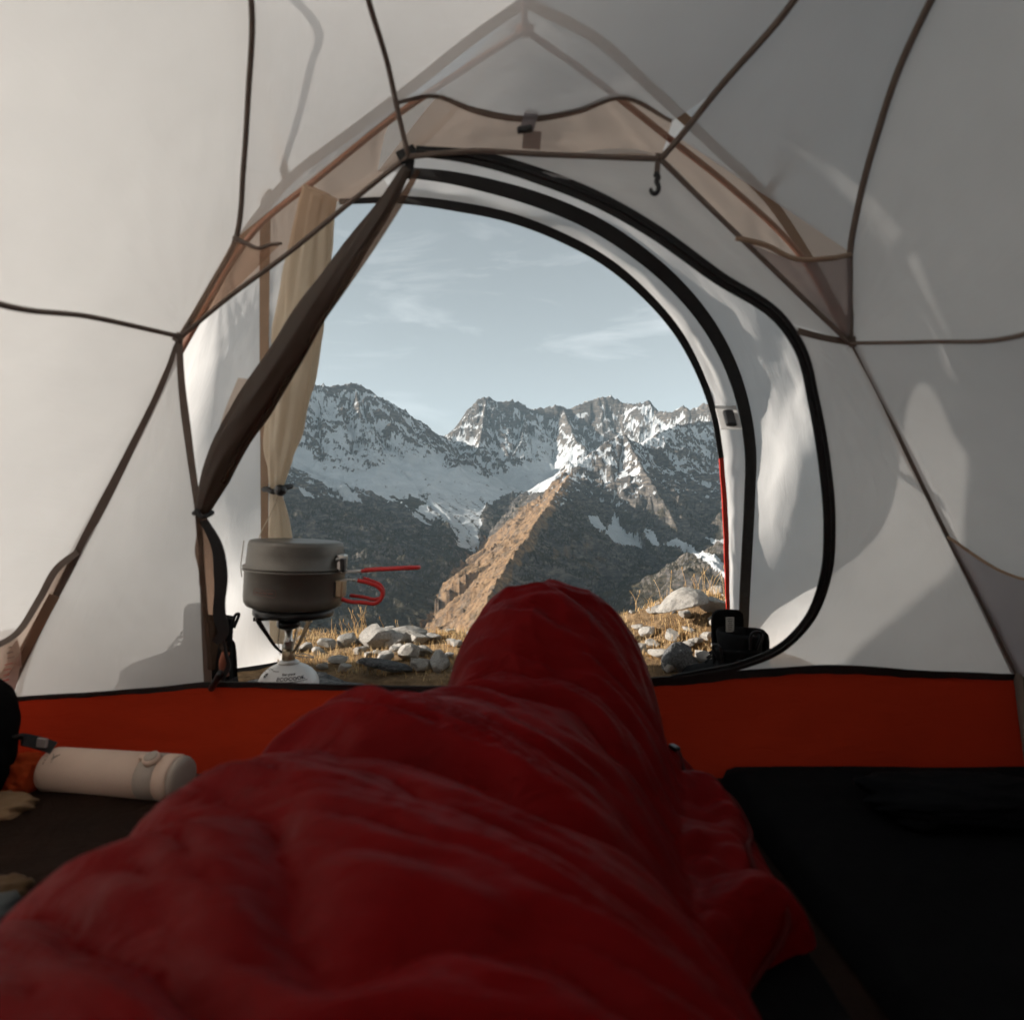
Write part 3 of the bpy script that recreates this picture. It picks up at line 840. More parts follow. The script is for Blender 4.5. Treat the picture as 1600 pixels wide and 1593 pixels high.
mg = N.n('ShaderNodeMixShader', {0: .35}); N.l(dfn.outputs[0], mg.inputs[1]); N.l(trn.outputs[0], mg.inputs[2]); N.l(mg.outputs[0], N.out.inputs['Surface'])
M['grass'] = N.m
pts = []
cl = [(random.uniform(-.9, 1.1), random.uniform(1.52, 2.15)) for _ in range(360)]
for (cx_, cy_) in cl:
    for _ in range(random.randint(12, 36)):
        x = cx_ + random.gauss(0, .028); y = cy_ + random.gauss(0, .028)
        if y < 1.62 and (x < -.42 or x > .40): continue
        pts.append((x, y, g_at(x, y)))
gr = blade_cloud('dry_grass', pts, .006, .024, .0010, M['grass'], None, .9)
gr['label'] = 'short dry golden alpine grass between the stones'; gr['category'] = 'grass'
def tuft(px, d, n, h, label, spread=.02, wide=.0007):
    x = (px - CX) / F_PX * d
    z = g_at(x, d)
    t = thing('grass_tuft', label, 'grass', (x, d, z))
    pl = [(x + random.gauss(0, spread), d + random.gauss(0, spread), z) for _ in range(n * 4)]
    blade_cloud('leaf', pl, h * .2, h * .5, wide * 1.6, M['grass'], t, .8, True)
    V_, F_ = [], []
    for i in range(n):
        bx, by = x + random.gauss(0, spread), d + random.gauss(0, spread)
        hh = h * random.uniform(.55, 1.05); a = random.uniform(0, 6.28); l = hh * random.uniform(.05, .5)
        tip = Vector((bx + math.cos(a) * l, by + math.sin(a) * l, z + hh)); mid = Vector((bx + math.cos(a) * l * .3, by + math.sin(a) * l * .3, z + hh * .6))
        st = tube('stalk', [(bx, by, z - .005), mid, tip], [.0009, .0007, .0005], M['grass'], t, n=6, seg=4)
        if i % 3 == 0:
            lathe('seed_head', [(.0004, 0), (.0016, .003), (.0014, .007), (.0003, .011)], M['grass'], t, 6, Matrix.Translation(tip) @ RX(random.uniform(-25, 25)))
    return t
tuft(566, 1.97, 12, .105, 'tall dry grass tuft with seed heads right of the pot', .024)
tuft(630, 1.99, 5, .06, 'thin low grass stalks on the far edge beside a cream slab', .03)
tuft(1092, 1.93, 13, .10, 'tallest dry grass stalks leaning over the bank by the fly edge', .04)
tuft(1030, 1.97, 6, .085, 'sparse long grass stalks just right of the sleeping bag', .045)
tuft(1065, 1.75, 14, .05, 'orange grass tuft under the flat overhanging rock', .035, .001)
tuft(508, 1.95, 6, .07, 'short stalks of grass behind the stove', .03)

# ------------------------------------------------------------------ inner tent
tent = thing('inner_tent', 'white ripstop inner tent with brown seams and orange-red tub floor', 'tent', (0, .35, 0))
# junctions on the front wall
L1, R1 = W(280, 525), W(1330, 535)
J1, J2 = W(637, 242), W(1033, 246)
A_, B_ = W(10, 1092), W(1592, 1058)
# roof seams: from the front wall up and over, mirrored to the rear
SL = [L1, P(330, 440, .92), P(365, 375, .905), P(378, 260, .86), P(385, 150, .80), P(390, 0, .715), Vector((-.275, .5, 1.035)), Vector((-.27, .35, 1.04))]
SJ1 = [J1, P(620, 170, .815), P(605, 100, .785), P(575, 0, .715), Vector((-.15, .5, 1.045)), Vector((-.147, .35, 1.05))]
SJ2 = [J2, P(1060, 215, .835), P(1120, 140, .80), P(1240, 0, .715), Vector((.30, .5, 1.04)), Vector((.29, .35, 1.045))]
SR = [R1, P(1331, 460, .935), P(1330, 395, .915), P(1345, 310, .88), P(1375, 200, .82), P(1405, 110, .775), P(1456, 0, .715), Vector((.45, .5, 1.03)), Vector((.44, .35, 1.035))]
def full(c): return list(c) + [mir(v) for v in reversed(c[:-1])]
sideL = [L1, P(140, 494, .80), P(0, 475, .655), Vector((-.54, .5, .655)), Vector((-.545, .35, .652))]
sideR = [R1, P(1450, 533, .83), P(1600, 522, .68), Vector((.56, .5, .655)), Vector((.565, .35, .652))]
ribL = [L1, W(268, 562), W(200, 710), W(122, 862), W(60, 985), A_]
ribR = [R1, W(1365, 600), W(1420, 715), W(1480, 838), W(1535, 945), B_]
postL = [L1, W(283, 590), W(296, 700), W(310, 805), W(318, 930), W(325, 1068)]
zipC = [W(650, 236), W(740, 246), W(850, 278), W(930, 310), W(1010, 354), W(1120, 432), W(1222, 502), W(1250, 545), W(1272, 630), W(1289, 730), W(1296, 820), W(1290, 900), W(1262, 970), W(1220, 1012), W(1160, 1038), W(1090, 1052), W(1050, 1059)]
sillC = [A_, W(120, 1086), W(240, 1078), W(335, 1070), W(430, 1072), W(560, 1076), W(690, 1078), W(850, 1072), W(1060, 1062), W(1180, 1052), W(1320, 1045), W(1420, 1052), B_]
inw = (0, -1, -.3)
def part_of(c, a, b): return c[a:b]
# -- panels
pn = lambda *a, **k: loft('panel', *a, **k)
pn([full(sideL), full(SL)], 90, 40, M['white'], tent, ypar=True, sag=-.003, wr=.003, wf=(3, 9), seed=1, tension=.012)
tubL = [A_, Vector((-.985, .8, .11)), Vector((-1.0, .35, .11))]
tubR = [B_, Vector((.99, .8, .12)), Vector((1.0, .35, .12))]
def resamp_full(c): return full(c)
def endwall(top, bot, out, seed, rib):
    rb_ = catmull(rib, 101)
    t_, b_ = by_y(full(top), 25), by_y(full(bot), 25)
    rows = [full(top)]
    for f in (.33, .67):
        rows.append([p.lerp(q, f) + Vector(out) * math.sin(math.pi * f) * math.sin(math.pi * i / 24) ** .8 for i, (p, q) in enumerate(zip(t_, b_))])
    rows.append(full(bot))
    for f, r_ in ((.33, rows[1]), (.67, rows[2])):
        d_ = rb_[int(f * 100)] - r_[0]
        for i in range(25):
            r_[i] = r_[i] + Vector(d_) * (max(0, 1 - i / 6) ** 2) + Vector((d_.x, -d_.y, d_.z)) * (max(0, 1 - (24 - i) / 6) ** 2)
    pn(rows, 80, 50, M['white'], tent, ypar=True, wr=.003, wf=(4, 6), seed=seed, tension=.012)
endwall(sideL, tubL, (-.03, 0, .03), 2, ribL)
pn([full(sideR), full(SR)], 90, 40, M['white'], tent, ypar=True, sag=-.003, wr=.003, wf=(3, 9), seed=3, tension=.012)
endwall(sideR, tubR, (.03, 0, .03), 4, ribR)
# roof between the seams: thin cloth, with a strip of mesh along the front edge
SLm = SL[2:]; SJ1m = SJ1[1:]; SJ2m = SJ2[1:]; SRm = SR[2:]
def tofront(c, f): return list(c) + [mir(v) for v in reversed(f[:-1])]
pn([tofront(SLm, SL), tofront(SJ1m, SJ1)], 80, 30, M['roof'], tent, ypar=True, sag=-.006, wr=.002, wf=(3, 10), seed=5, tension=.006)
pn([tofront(SJ2m, SJ2), tofront(SRm, SR)], 80, 30, M['roof'], tent, ypar=True, sag=-.006, wr=.002, wf=(3, 10), seed=6, tension=.006)
loft('mesh_panel', [SL[:3], [L1.lerp(J1, .5), P(500, 265, .87)], [J1, SJ1[1]]], 16, 30, M['mesh'], tent, wr=.003, seed=7)
loft('mesh_panel', [[J2, SJ2[1]], [J2.lerp(R1, .5), P(1190, 300, .88)], SR[:3]], 16, 30, M['mesh'], tent, wr=.003, seed=8)
loopC = [P(620, 170, .815), P(648, 136, .81), P(700, 158, .83), P(760, 178, .835), P(822, 186, .835), P(890, 178, .835), P(960, 155, .83), P(1024, 146, .82), P(1060, 215, .835)]
loopC = [P(622, 160, .812), P(680, 150, .825), P(740, 172, .832), P(822, 186, .835), P(900, 174, .835), P(970, 152, .83), P(1050, 190, .833)]
loft('mesh_panel', [[J1, J1.lerp(J2, .33), J1.lerp(J2, .66), J2], loopC], 40, 12, M['mesh'], tent, seed=9, wr=.002)
midrow = [P(575, 0, .715), P(820, -20, .71), P(1240, 0, .715)]
topm = [Vector((-.147, .35, 1.05)), Vector((.06, .35, 1.06)), Vector((.29, .35, 1.045))]
rowJ = [J1, J1.lerp(J2, .5), J2]
row8 = [P(605, 100, .785), P(820, 80, .775), P(1120, 140, .80)]
pn([loopC, row8, midrow, topm, [mir(v) for v in midrow], [mir(v) for v in rowJ]], 44, 70, M['roof'], tent, wr=.003, wf=(8, 3), seed=10)
# front wall
pn([ribL, postL], 50, 34, M['white'], tent, wr=.005, wf=(5, 7), seed=11, tension=.010, sag=-.004)
botL = [A_, W(120, 1086), W(240, 1078), W(325, 1068)]
loft('panel', [[A_, A_.lerp(W(325, 1068), .5), W(325, 1068)], [A_ + Vector((0, 0, .001)), W(120, 1085.5), W(240, 1077.5), W(325, 1067)]], 12, 3, M['white'], tent)
zdn = zipC[6:]
# right front panel: from the zip (below the strip) to the corner rib
pn([zdn, [W(1240, 508)] * 1 + [W(1310, 650), W(1370, 850), W(1360, 1000), W(1320, 1046)], ribR], 60, 44, M['white'], tent, wr=.005, wf=(5, 7), seed=12, tension=.008)
loft('panel', [[W(1050, 1059), W(1180, 1050), W(1320, 1046), W(1460, 1052), B_], [W(1050, 1062), W(1180, 1053), W(1320, 1048), W(1460, 1056), B_ + Vector((0, 0, -.004))]], 30, 3, M['white'], tent)
# strip above the zip, below the J2-R1 seam
pn([zipC[:7], [W(700, 240), W(850, 262), W(960, 285), W(1080, 340), W(1200, 440), W(1275, 517)], [J1, J1.lerp(J2, .5), J2, W(1110, 322), W(1190, 400), W(1260, 468), R1]], 60, 18, M['white'], tent, wr=.006, wf=(3, 14), seed=13)
# rear wall, closed
rear = [[mir(v) for v in catmull(ribL, 12)], [mir(v) for v in catmull([J1, W(700, 650), W(700, 1075)], 12)], [mir(v) for v in catmull([J2, W(1000, 650), W(1000, 1072)], 12)], [mir(v) for v in catmull(ribR, 12)]]
pn(rear, 40, 60, M['white'], tent, wr=.006, wf=(4, 4), seed=14)
loft('panel', [[mir(L1), mir(L1.lerp(J1, .5)), mir(J1), mir(J2), mir(J2.lerp(R1, .5)), mir(R1)], [mir(L1) + Vector((0, 0, -.003)), mir(W(440, 500)), mir(W(650, 440)), mir(W(1000, 440)), mir(W(1200, 500)), mir(R1) + Vector((0, 0, -.003))]], 40, 8, M['white'], tent)
# -- tub floor walls (orange-red) and groundsheet
N = NT('groundsheet'); tcg = N.n('ShaderNodeTexCoord')
gcol = N.ramp(N.noise(5, 5, .6, tcg.outputs['Object']), [(.3, (.010, .006, .004)), (.7, (.024, .012, .008))])
gp = N.n('ShaderNodeBsdfPrincipled', {'Roughness': .75, 'Specular IOR Level': .06}); N.l(gcol, gp.inputs['Base Color'])
N.l(N.bump(N.noise(9, 5, .6, tcg.outputs['Object'], .8), .6, .02), gp.inputs['Normal']); N.l(gp.outputs[0], N.out.inputs['Surface'])
M['floor'] = N.m
foot = [Vector((-.86, 1.05, -.004)), Vector((-.5, 1.045, -.004)), Vector((0, 1.045, -.004)), Vector((.45, 1.05, -.004)), Vector((.86, 1.055, -.004))]
loft('floor_wall', [sillC, [a.lerp(b, .5) + Vector((0, .012, -.004)) for a, b in zip(catmull(sillC, 13), catmull(foot, 13))], foot], 150, 22, M['tub'], tent, wr=.016, wf=(3, 12), seed=21, tension=.03)
footL = [foot[0], Vector((-.90, .8, .003)), Vector((-.91, .35, .003))]; footR = [foot[-1], Vector((.90, .8, .003)), Vector((.91, .35, .003))]
loft('floor_wall', [full(tubL), full(footL)], 80, 10, M['tub'], tent, wr=.008, wf=(4, 9), seed=22)
loft('floor_wall', [full(tubR), full(footR)], 80, 10, M['tub'], tent, wr=.008, wf=(4, 9), seed=23)
loft('floor_wall', [[mir(v) for v in sillC], [mir(v) for v in foot]], 80, 10, M['tub'], tent, wr=.008, wf=(4, 9), seed=24)
floor_out = [v + Vector((-.05, 0, -.012)) for v in full(footL)]; floor_outr = [v + Vector((.05, 0, -.012)) for v in full(footR)]
loft('floor', [floor_out, full(footL), [Vector((-.3, 1.058, .002)), Vector((-.3, .35, .002)), Vector((-.3, -.358, .002))], [Vector((.3, 1.068, .002)), Vector((.3, .35, .002)), Vector((.3, -.368, .002))], full(footR), floor_outr], 70, 80, M['floor'], tent, wr=.004, wf=(7, 7), seed=25)
# -- seams and tapes
for p_, q_ in ((A_, foot[0]), (B_, foot[-1])):
    for m_ in (lambda v: Vector(v), mir):
        tube('corner_seam', [m_(p_) + Vector((0, 0, .01)), m_(p_.lerp(q_, .5)), m_(q_)], .009, M['tape'], tent, n=8, seg=8)
def seam(pts, r=.0042, mat='tape', n=60):
    ctr = Vector((.03, .35, .45))
    return tube('seam', [v + (ctr - v).normalized() * .009 for v in pts], r, M[mat], tent, n=n, seg=6)
seam(full(SL), .0035, n=110); seam(full(SJ1), .0036, n=100); seam(full(SJ2), .0040, n=100); seam(full(SR), .0042, n=110)
seam(full(sideL), .0034, n=100); seam(full(sideR), .0028, n=100)
ribbon('seam', ribL, [.006, .009, .013, .012, .010, .009], (.35, -1, -.3), M['tape'], tent, n=60)
ribbon('seam', ribR, [.005, .005, .006, .007, .013, .016], (-.35, -1, -.3), M['tape'], tent, n=60)
ribbon('seam', postL, [.008, .012, .010, .008, .013, .014], inw, M['tape'], tent, n=60)
seam([L1, W(360, 459), W(440, 400), W(560, 302), W(600, 270), J1], .0032)
seam([J2, W(1110, 322), W(1190, 400), W(1260, 468), R1], .0033)
seam([J1, W(740, 233), W(840, 238), W(940, 242), J2], .0034)
ribbon('seam', [W(1246, 517), W(1285, 527), R1], .009, inw, M['tape'], tent, n=20)
ribbon('loop_tape', loopC, [.004, .006, .008, .007, .008, .006, .004], (0, -1, -.9), M['tape'], tent, n=60)
z1 = ribbon('zip', zipC, [.012, .018, .0195, .0195, .019, .0185, .017, .016, .0165, .018, .019, .019, .019, .018, .017, .015, .012], inw, M['black'], tent, n=140, th=.003)
tube('zip_teeth', [v + Vector((0, -.0025, -.0008)) for v in zipC], .0017, M['plast'], z1, n=140, seg=6)
ribbon('sill_binding', [v + Vector((0, -.002, 0)) for v in sillC], [.009, .010, .013, .016, .018, .018, .018, .018, .018, .018, .017, .016, .013], inw, M['black'], tent, n=160, th=.003, wav=.0007)
# -- black corner hubs where the zip and seams meet
box('corner_tab', (.026, .006, .018), T(*(J1 + Vector((0, -.004, -.002)))) @ RY(-25), M['black'], tent, .002)
box('corner_tab', (.012, .006, .034), T(*(W(640, 262) + Vector((0, -.004, 0)))) @ RY(8), M['black'], tent, .002)
box('corner_tab', (.012, .006, .014), T(*(L1 + Vector((0, -.004, -.003)))) @ RY(30), M['tape'], tent, .002)
box('corner_tab', (.010, .006, .016), T(*(R1 + Vector((0, -.004, 0)))), M['tape'], tent, .002)
# -- hook
hp = J2 + Vector((-.008, -.006, 0))
hk = ribbon('hook_loop', [hp + Vector((.003, 0, .002)), hp + Vector((.001, 0, -.026))], .007, inw, M['tape'], tent, n=6)
hz = hp + Vector((-.001, -.001, -.026))
tube('hook', [hz + Vector(v) for v in ((.0015, 0, .001), (.004, 0, -.004), (.0015, 0, -.009), (.0035, 0, -.015), (.0035, 0, -.021), (-.0005, 0, -.0255), (-.005, 0, -.0235), (-.0065, 0, -.0185))], [.0028, .0034, .0036, .0034, .0034, .0033, .0030, .0022], M['plast'], hk, n=40, seg=8)
lathe('hook_eye', [(.0022, -.0012), (.0042, -.0012), (.0042, .0012), (.0022, .0012), (.0022, -.0012)], M['plast'], hk, 20, T(*(hz + Vector((.0015, 0, -.001)))) @ RX(90), False, False)
# -- vent clip on the loop
cb = P(828, 182, .832)
ribbon('vent_tab', [cb + Vector((.003, .004, .010)), cb + Vector((0, -.006, -.006)), cb + Vector((-.004, -.010, -.022))], [.017, .018, .018], (0, -1, .2), M['pocket'], tent, n=10)
box('vent_clip', (.020, .007, .008), T(*(cb + Vector((-.007, -.012, -.024)))) @ RY(-8), M['plast'], tent, .002)
ribbon('vent_tab', [P(832, 205, .842), P(830, 233, .846)], .024, inw, M['pocket'], tent, n=6)
# -- corner pockets of mesh
def tri_pocket(a, b, c, edge, mat='pocket', off=-.006):
    o = Vector((0, off, off * .4))
    pk = loft('mesh_pocket', [[a + o * .2, (a + c) / 2 + o, c + o * .2], [a + o * .2, (a + b) / 2 + o, b + o * .2]], 20, 14, M[mat], tent, wr=.004, wf=(9, 9), seed=31)
    tube('pocket_edge', edge, .0030, M['tapel' if mat == 'pocket' else 'tape'], pk, n=30, seg=6, wob=.1)
e1 = [W(1150, 372, -.01), W(1195, 382, -.015), W(1245, 405, -.02), W(1290, 404, -.018), P(1329, 398, .905)]
loft('mesh_pocket', [[R1 + Vector((0, -.004, 0))] * 1 + [R1.lerp(W(1150, 372), .5) + Vector((0, -.006, 0)), W(1150, 372, -.01)], [R1 + Vector((0, -.004, 0)), W(1290, 460, -.015), W(1240, 405, -.02)], [R1 + Vector((0, -.004, 0)), P(1331, 470, .925), P(1329, 398, .905)]], 24, 16, M['pocket'], tent, wr=.004, wf=(9, 9), seed=32)
tube('pocket_edge', e1, .0034, M['tapel'], tent, n=30, seg=6, wob=.12)
e2 = [P(366, 372, .89), P(385, 380, .885), P(405, 388, .88), P(420, 383, .88), P(440, 380, .878)]
loft('mesh_pocket', [[L1 + Vector((0, -.004, 0)), P(325, 447, .905), e2[0]], [L1 + Vector((0, -.005, 0)), P(345, 455, .90), e2[2]], [L1 + Vector((0, -.004, 0)), W(360, 458, -.004), e2[4]]], 24, 16, M['mesh'], tent, wr=.004, wf=(9, 9), seed=33)
tube('pocket_edge', e2, [.0042, .0036, .003, .0026, .0022], M['tape'], tent, n=30, seg=6, wob=.1)
# big side pockets low in the corners
e3 = [W(1480, 838, -.008), Vector((.755, .99, .350)), Vector((.785, .80, .352))]
loft('mesh_pocket', [e3, [W(1540, 950, -.012), Vector((.84, .985, .255)), Vector((.865, .80, .255))], [W(1590, 1052, -.012), Vector((.945, .975, .135)), Vector((.965, .80, .13))]], 26, 16, M['pocket'], tent, wr=.004, wf=(8, 8), seed=34)
tube('pocket_edge', e3, .0026, M['tapel'], tent, n=30, seg=6)
e4 = [W(122, 862, -.004), W(92, 885, -.012), P(62, 935, 1.055), P(30, 985, 1.02), P(-30, 1020, .94)]
loft('mesh_pocket', [e4, [W(100, 900, -.006), W(75, 950, -.008), W(48, 1000, -.008), W(28, 1040, -.006), P(-60, 1080, .95)]], 26, 12, M['mesh'], tent, wr=.003, wf=(8, 8), seed=35)
ribbon('pocket_edge', e4, [.010, .011, .010, .009, .009], (.3, -1, .1), M['tape'], tent, n=40)
ribbon('strap', [W(85, 930, -.01), W(55, 985, -.012), W(25, 1040, -.012)], .016, (.4, -1, -.3), M['tapel'], tent, n=20)
# -- care labels sewn into the corner
for k, (a, b, w, rr) in enumerate((((6, 985), (18, 1040), .030, 0), ((14, 1025), (2, 1085), .034, 1))):
    lb = ribbon('care_label', [W(*a, -.02), W((a[0] + b[0]) / 2 + 3, (a[1] + b[1]) / 2, -.028), W(*b, -.022)], w, (.25, -1, -.2), plain('label_cloth%d' % k, (.62, .50, .44), .8), tent, n=12, th=.0008)
    for j in range(5):
        c0 = W(a[0] + (b[0] - a[0]) * (.2 + .14 * j) + 2, a[1] + (b[1] - a[1]) * (.2 + .14 * j), -.0315)
        box('print_line', (w * random.uniform(.3, .6), .0004, .0016), T(*c0) @ RZ(-14) @ RY(-14), M['tape'] if k == 0 else M['redzip'], lb)
# -- rolled mesh door tied back on the left
roll = [W(636, 262, -.02), W(606, 315, -.02), W(566, 374, -.02), W(526, 430, -.02), W(488, 486, -.02), W(452, 545, -.02), W(412, 610, -.02), W(368, 680, -.02), W(334, 748, -.02), W(315, 800, -.02)]
rd = thing_roll = tube('rolled_door', roll, [.006, .011, .015, .019, .0225, .0245, .026, .0245, .020, .010], M['roll'], tent, n=130, seg=28, flat=((0, -1, -.3), .62), wob=.10, seed=2)
tube('rolled_edge', [v + Vector((.016, -.006, -.006)) for v in roll[:-1]], [.003, .005, .006, .007, .007, .007, .007, .006, .005], M['meshd'], rd, n=80, seg=10, flat=((0, -1, -.3), .4), wob=.3)
tail = [W(314, 806, -.02), W(322, 850, -.022), W(330, 900, -.022), W(333, 950, -.02), W(332, 995, -.016), W(330, 1045, -.012)]
tube('door_tail', tail, [.009, .016, .019, .016, .010, .006], M['meshd'], rd, n=60, seg=24, flat=((0, -1, -.3), .5), wob=.16, seed=5)
ribbon('tail_zip', [W(318, 812, -.035), W(338, 850, -.036), W(345, 900, -.034), W(343, 960, -.03), W(348, 990, -.03), W(336, 1003, -.028)], [.012, .018, .022, .018, .022, .012], inw, M['black'], rd, n=50, th=.003)
ribbon('tail_zip', [W(348, 992, -.026), W(353, 1020, -.022), W(357, 1040, -.02), W(345, 1062, -.02)], [.003, .004, .008, .010], inw, M['black'], rd, n=24, th=.003)
loft('door_tail', [[W(345, 870, -.02), W(350, 940, -.018), W(357, 1030, -.016)], [W(338, 870, -.02), W(343, 940, -.018), W(340, 1010, -.016)]], 20, 5, M['meshd'], rd)
tube('tie', [W(308, 798, -.05), W(316, 808, -.056), W(324, 805, -.05), W(322, 800, -.01), W(308, 802, -.01), W(308, 798, -.05)], .0035, M['black'], rd, n=30, seg=8)
tube('toggle', [W(330, 1076, -.02), W(345, 1050, -.024)], .0055, M['plast'], rd, n=6, seg=10)
loft('door_tail', [[W(314, 800, -.015), W(330, 720, -.012), W(348, 650, -.01), W(372, 590, -.008)], [W(318, 802, -.015), W(345, 735, -.014), W(385, 660, -.014), W(420, 596, -.012)]], 24, 6, M['mesh'], rd, wr=.003, wf=(3, 20), seed=41)

# ------------------------------------------------------------------ poles
frame = thing('tent_poles', 'copper-coloured pole frame with a hub, seen through the roof cloth', 'tent poles', (0, .35, 0))
hub = P(820, 47, .80)
def pole(pts, r=.0043): return tube('pole', pts, r, M['pole'], frame, n=70, seg=8)
pL = [hub, P(720, 112, .855), P(620, 180, .90), P(500, 276, .95), P(400, 358, .99), Vector((-.50, 1.02, .745)), Vector((-.72, 1.13, .45)), Vector((-.94, 1.21, .12)), Vector((-.98, 1.225, -.03))]
pR = [hub, P(930, 125, .86), P(1040, 212, .90), P(1150, 300, .945), P(1250, 398, .985), Vector((.53, 1.03, .74)), Vector((.75, 1.13, .45)), Vector((.95, 1.2, .12)), Vector((.99, 1.215, -.03))]
pole(pL); pole(pR)
pole([hub, P(820, 0, .77), Vector((.012, .5, 1.078)), Vector((.01, .35, 1.085)), Vector((.012, .2, 1.078)), mir(hub)])
pole([mir(v) for v in pL]); pole([mir(v) for v in pR])
for h_ in (hub, mir(hub)):
    lathe('hub', [(.006, -.006), (.012, -.004), (.012, .004), (.006, .006)], M['pole'], frame, 16, T(*h_) @ RX(60))
# cross pole over the roof, seen as a tan bar through the cloth
pole([Vector((-.62, .36, .74)), Vector((-.40, .355, .98)), Vector((-.2, .35, 1.085)), Vector((.01, .35, 1.10)), Vector((.25, .35, 1.085)), Vector((.46, .355, .98)), Vector((.66, .36, .74))])

# ------------------------------------------------------------------ fly sheet
fly = thing('fly_sheet', 'white outer fly sheet with an arched open door edged black and red', 'tent', (0, .35, 0))
apex = P(820, 2, .845)
sFL = [apex, FL(735, 62), FL(650, 130), FL(550, 205), FL(450, 282), FL(380, 370), Vector((-.72, 1.22, .57)), Vector((-.99, 1.34, .2)), Vector((-1.10, 1.40, -.03))]
sFR = [apex, FL(935, 62), FL(1010, 130), FL(1105, 218), FL(1200, 310), FL(1262, 402), Vector((.74, 1.22, .57)), Vector((1.0, 1.32, .2)), Vector((1.11, 1.37, -.02))]
T3 = [FL(470, 322), FL(530, 315), FL(620, 312), FL(715, 323), FL(800, 341), FL(880, 372), FL(950, 411), FL(1010, 462), FL(1060, 521), FL(1092, 580), FL(1113, 638), FL(1127, 715), FL(1133, 800), FL(1136, 900), FL(1138, 985), FL(1138, 1040)]
C2 = [FL(590, 268), FL(640, 270), FL(700, 277), FL(762, 290), FL(850, 316), FL(930, 351), FL(1000, 397), FL(1060, 450), FL(1108, 510), FL(1142, 575), FL(1162, 640), FL(1171, 700), FL(1170, 780), FL(1166, 860), FL(1162, 940), FL(1160, 1010), FL(1160, 1045)]
# front right: opening edge -> storm-flap edge -> corner seam
loft('flap', [T3, [a.lerp(b, .5) + Vector((0, .012, .006)) for a, b in zip(catmull(T3, 17), catmull(C2, 17))], C2], 130, 22, M['flyw'], fly, wr=.008, wf=(5, 16), seed=51)
C3 = [apex.lerp(FL(640, 270), .55), apex.lerp(FL(760, 290), .5), FL(900, 230), FL(1010, 290), FL(1100, 380), FL(1180, 480), FL(1230, 590), P(1265, 720, 1.36), P(1275, 850, 1.45), P(1280, 960, 1.52), P(1285, 1050, 1.56)]
loft('panel', [C2, C3, sFR], 130, 44, M['flyw'], fly, wr=.007, wf=(3, 11), seed=52, tension=.012)
# front left
eL = [FL(470, 322), FL(478, 400), FL(470, 480), FL(455, 600), FL(445, 720), FL(442, 850), FL(441, 950), P(440, 1036, 1.65)]
sT = [FL(418, 296), FL(416, 400), FL(415, 520), FL(415, 640), FL(415, 760), FL(415, 860), FL(410, 960), P(405, 1041, 1.60)]
midL = [FL(395, 330), FL(360, 450), P(330, 580, 1.20), P(300, 700, 1.30), P(280, 850, 1.40), P(270, 960, 1.45), P(265, 1060, 1.48)]
loft('panel', [sFL[4:], midL, sT, eL], 80, 60, M['flyw'], fly, wr=.0015, wf=(2, 9), seed=53, tension=.008)
loft('panel', [[FL(470, 322), FL(540, 296), FL(590, 268)], [FL(440, 300), FL(520, 250), FL(600, 215)], [FL(450, 282), FL(550, 205), apex]], 30, 20, M['flyw'], fly, wr=.006, seed=54)
loft('panel', [[FL(470, 322), FL(530, 315), FL(620, 312)], [FL(475, 318), FL(545, 294), FL(592, 267)]], 20, 6, M['flyw'], fly, seed=55)
loft('panel', [[apex, apex.lerp(FL(600, 240), .6), FL(590, 268)], [apex, apex.lerp(FL(680, 240), .6), FL(620, 269)]], 20, 6, M['flyw'], fly, seed=56)
# sides, roof and rear
def back(c): return [mir(v) for v in c]
def midc(c, sx, f, k):
    return [Vector((v.x + sx * .15 * k * min(1, abs(v.x) * 2.5), MIR_Y + (v.y - MIR_Y) * f, v.z + .10 * k * min(1, max(0, v.z) * 1.6))) for v in c]
def shell_(c, sx): return [c, midc(c, sx, .72, .62), midc(c, sx, .4, .92), midc(c, sx, 0, 1), midc(c, sx, -.4, .92), midc(c, sx, -.72, .62), back(c)]
loft('panel', shell_(sFL, -1), 90, 70, M['flyw'], fly, wr=.005, wf=(8, 4), seed=57)
loft('panel', shell_(sFR, 1), 90, 70, M['flyw'], fly, wr=.005, wf=(8, 4), seed=58)
rm = [mir(apex), mir(FL(820, 300)), mir(FL(820, 600)), mir(FL(820, 900)), mir(FL(820, 1060))]
loft('panel', [back(sFL), rm, back(sFR)], 60, 50, M['flyw'], fly, wr=.01, wf=(6, 6), seed=59)
# seams of the fly
def fseam(pts, w, mat='tapel', nrm=(0, -1, -.8), off=(0, -.004, -.004), n=70):
    return ribbon('seam', [Vector(v) + Vector(off) for v in pts], w, nrm, M[mat], fly, n=n)
fseam(sFL, .013); fseam(sFR, .013)
fseam([sFL[4], P(425, 180, .90), P(396, 60, .83), P(372, 0, .80), Vector((-.34, .66, 1.07)), Vector((-.30, .5, 1.10)), Vector((-.28, .35, 1.12))], .013)
fseam([FL(1195, 305), P(1270, 180, .905), P(1385, 0, .82), Vector((.44, .62, 1.09)), Vector((.38, .35, 1.11))], .015)
sFT = [v + Vector((0, -.006, 0)) for v in sT[:-2]]
ribbon('strap', sFT, .016, (0, -1, -.4), M['tapel'], fly, n=40)
ez = ribbon('door_zip', T3[1:12], [.008, .011, .014, .014, .014, .014, .013, .013, .012, .011, .010], inw, M['black'], fly, n=90, th=.003)
ribbon('door_edge', T3[11:], [.009, .011, .010, .008, .006], inw, M['redzip'], fly, n=70, th=.004, wav=.0006)
ribbon('door_zip', [v + Vector((0, -.004, -.002)) for v in C2[1:]], [.014, .019, .021, .022, .022, .022, .022, .022, .022, .022, .023, .024, .025, .025, .025, .025], inw, M['black'], fly, n=130, th=.004)
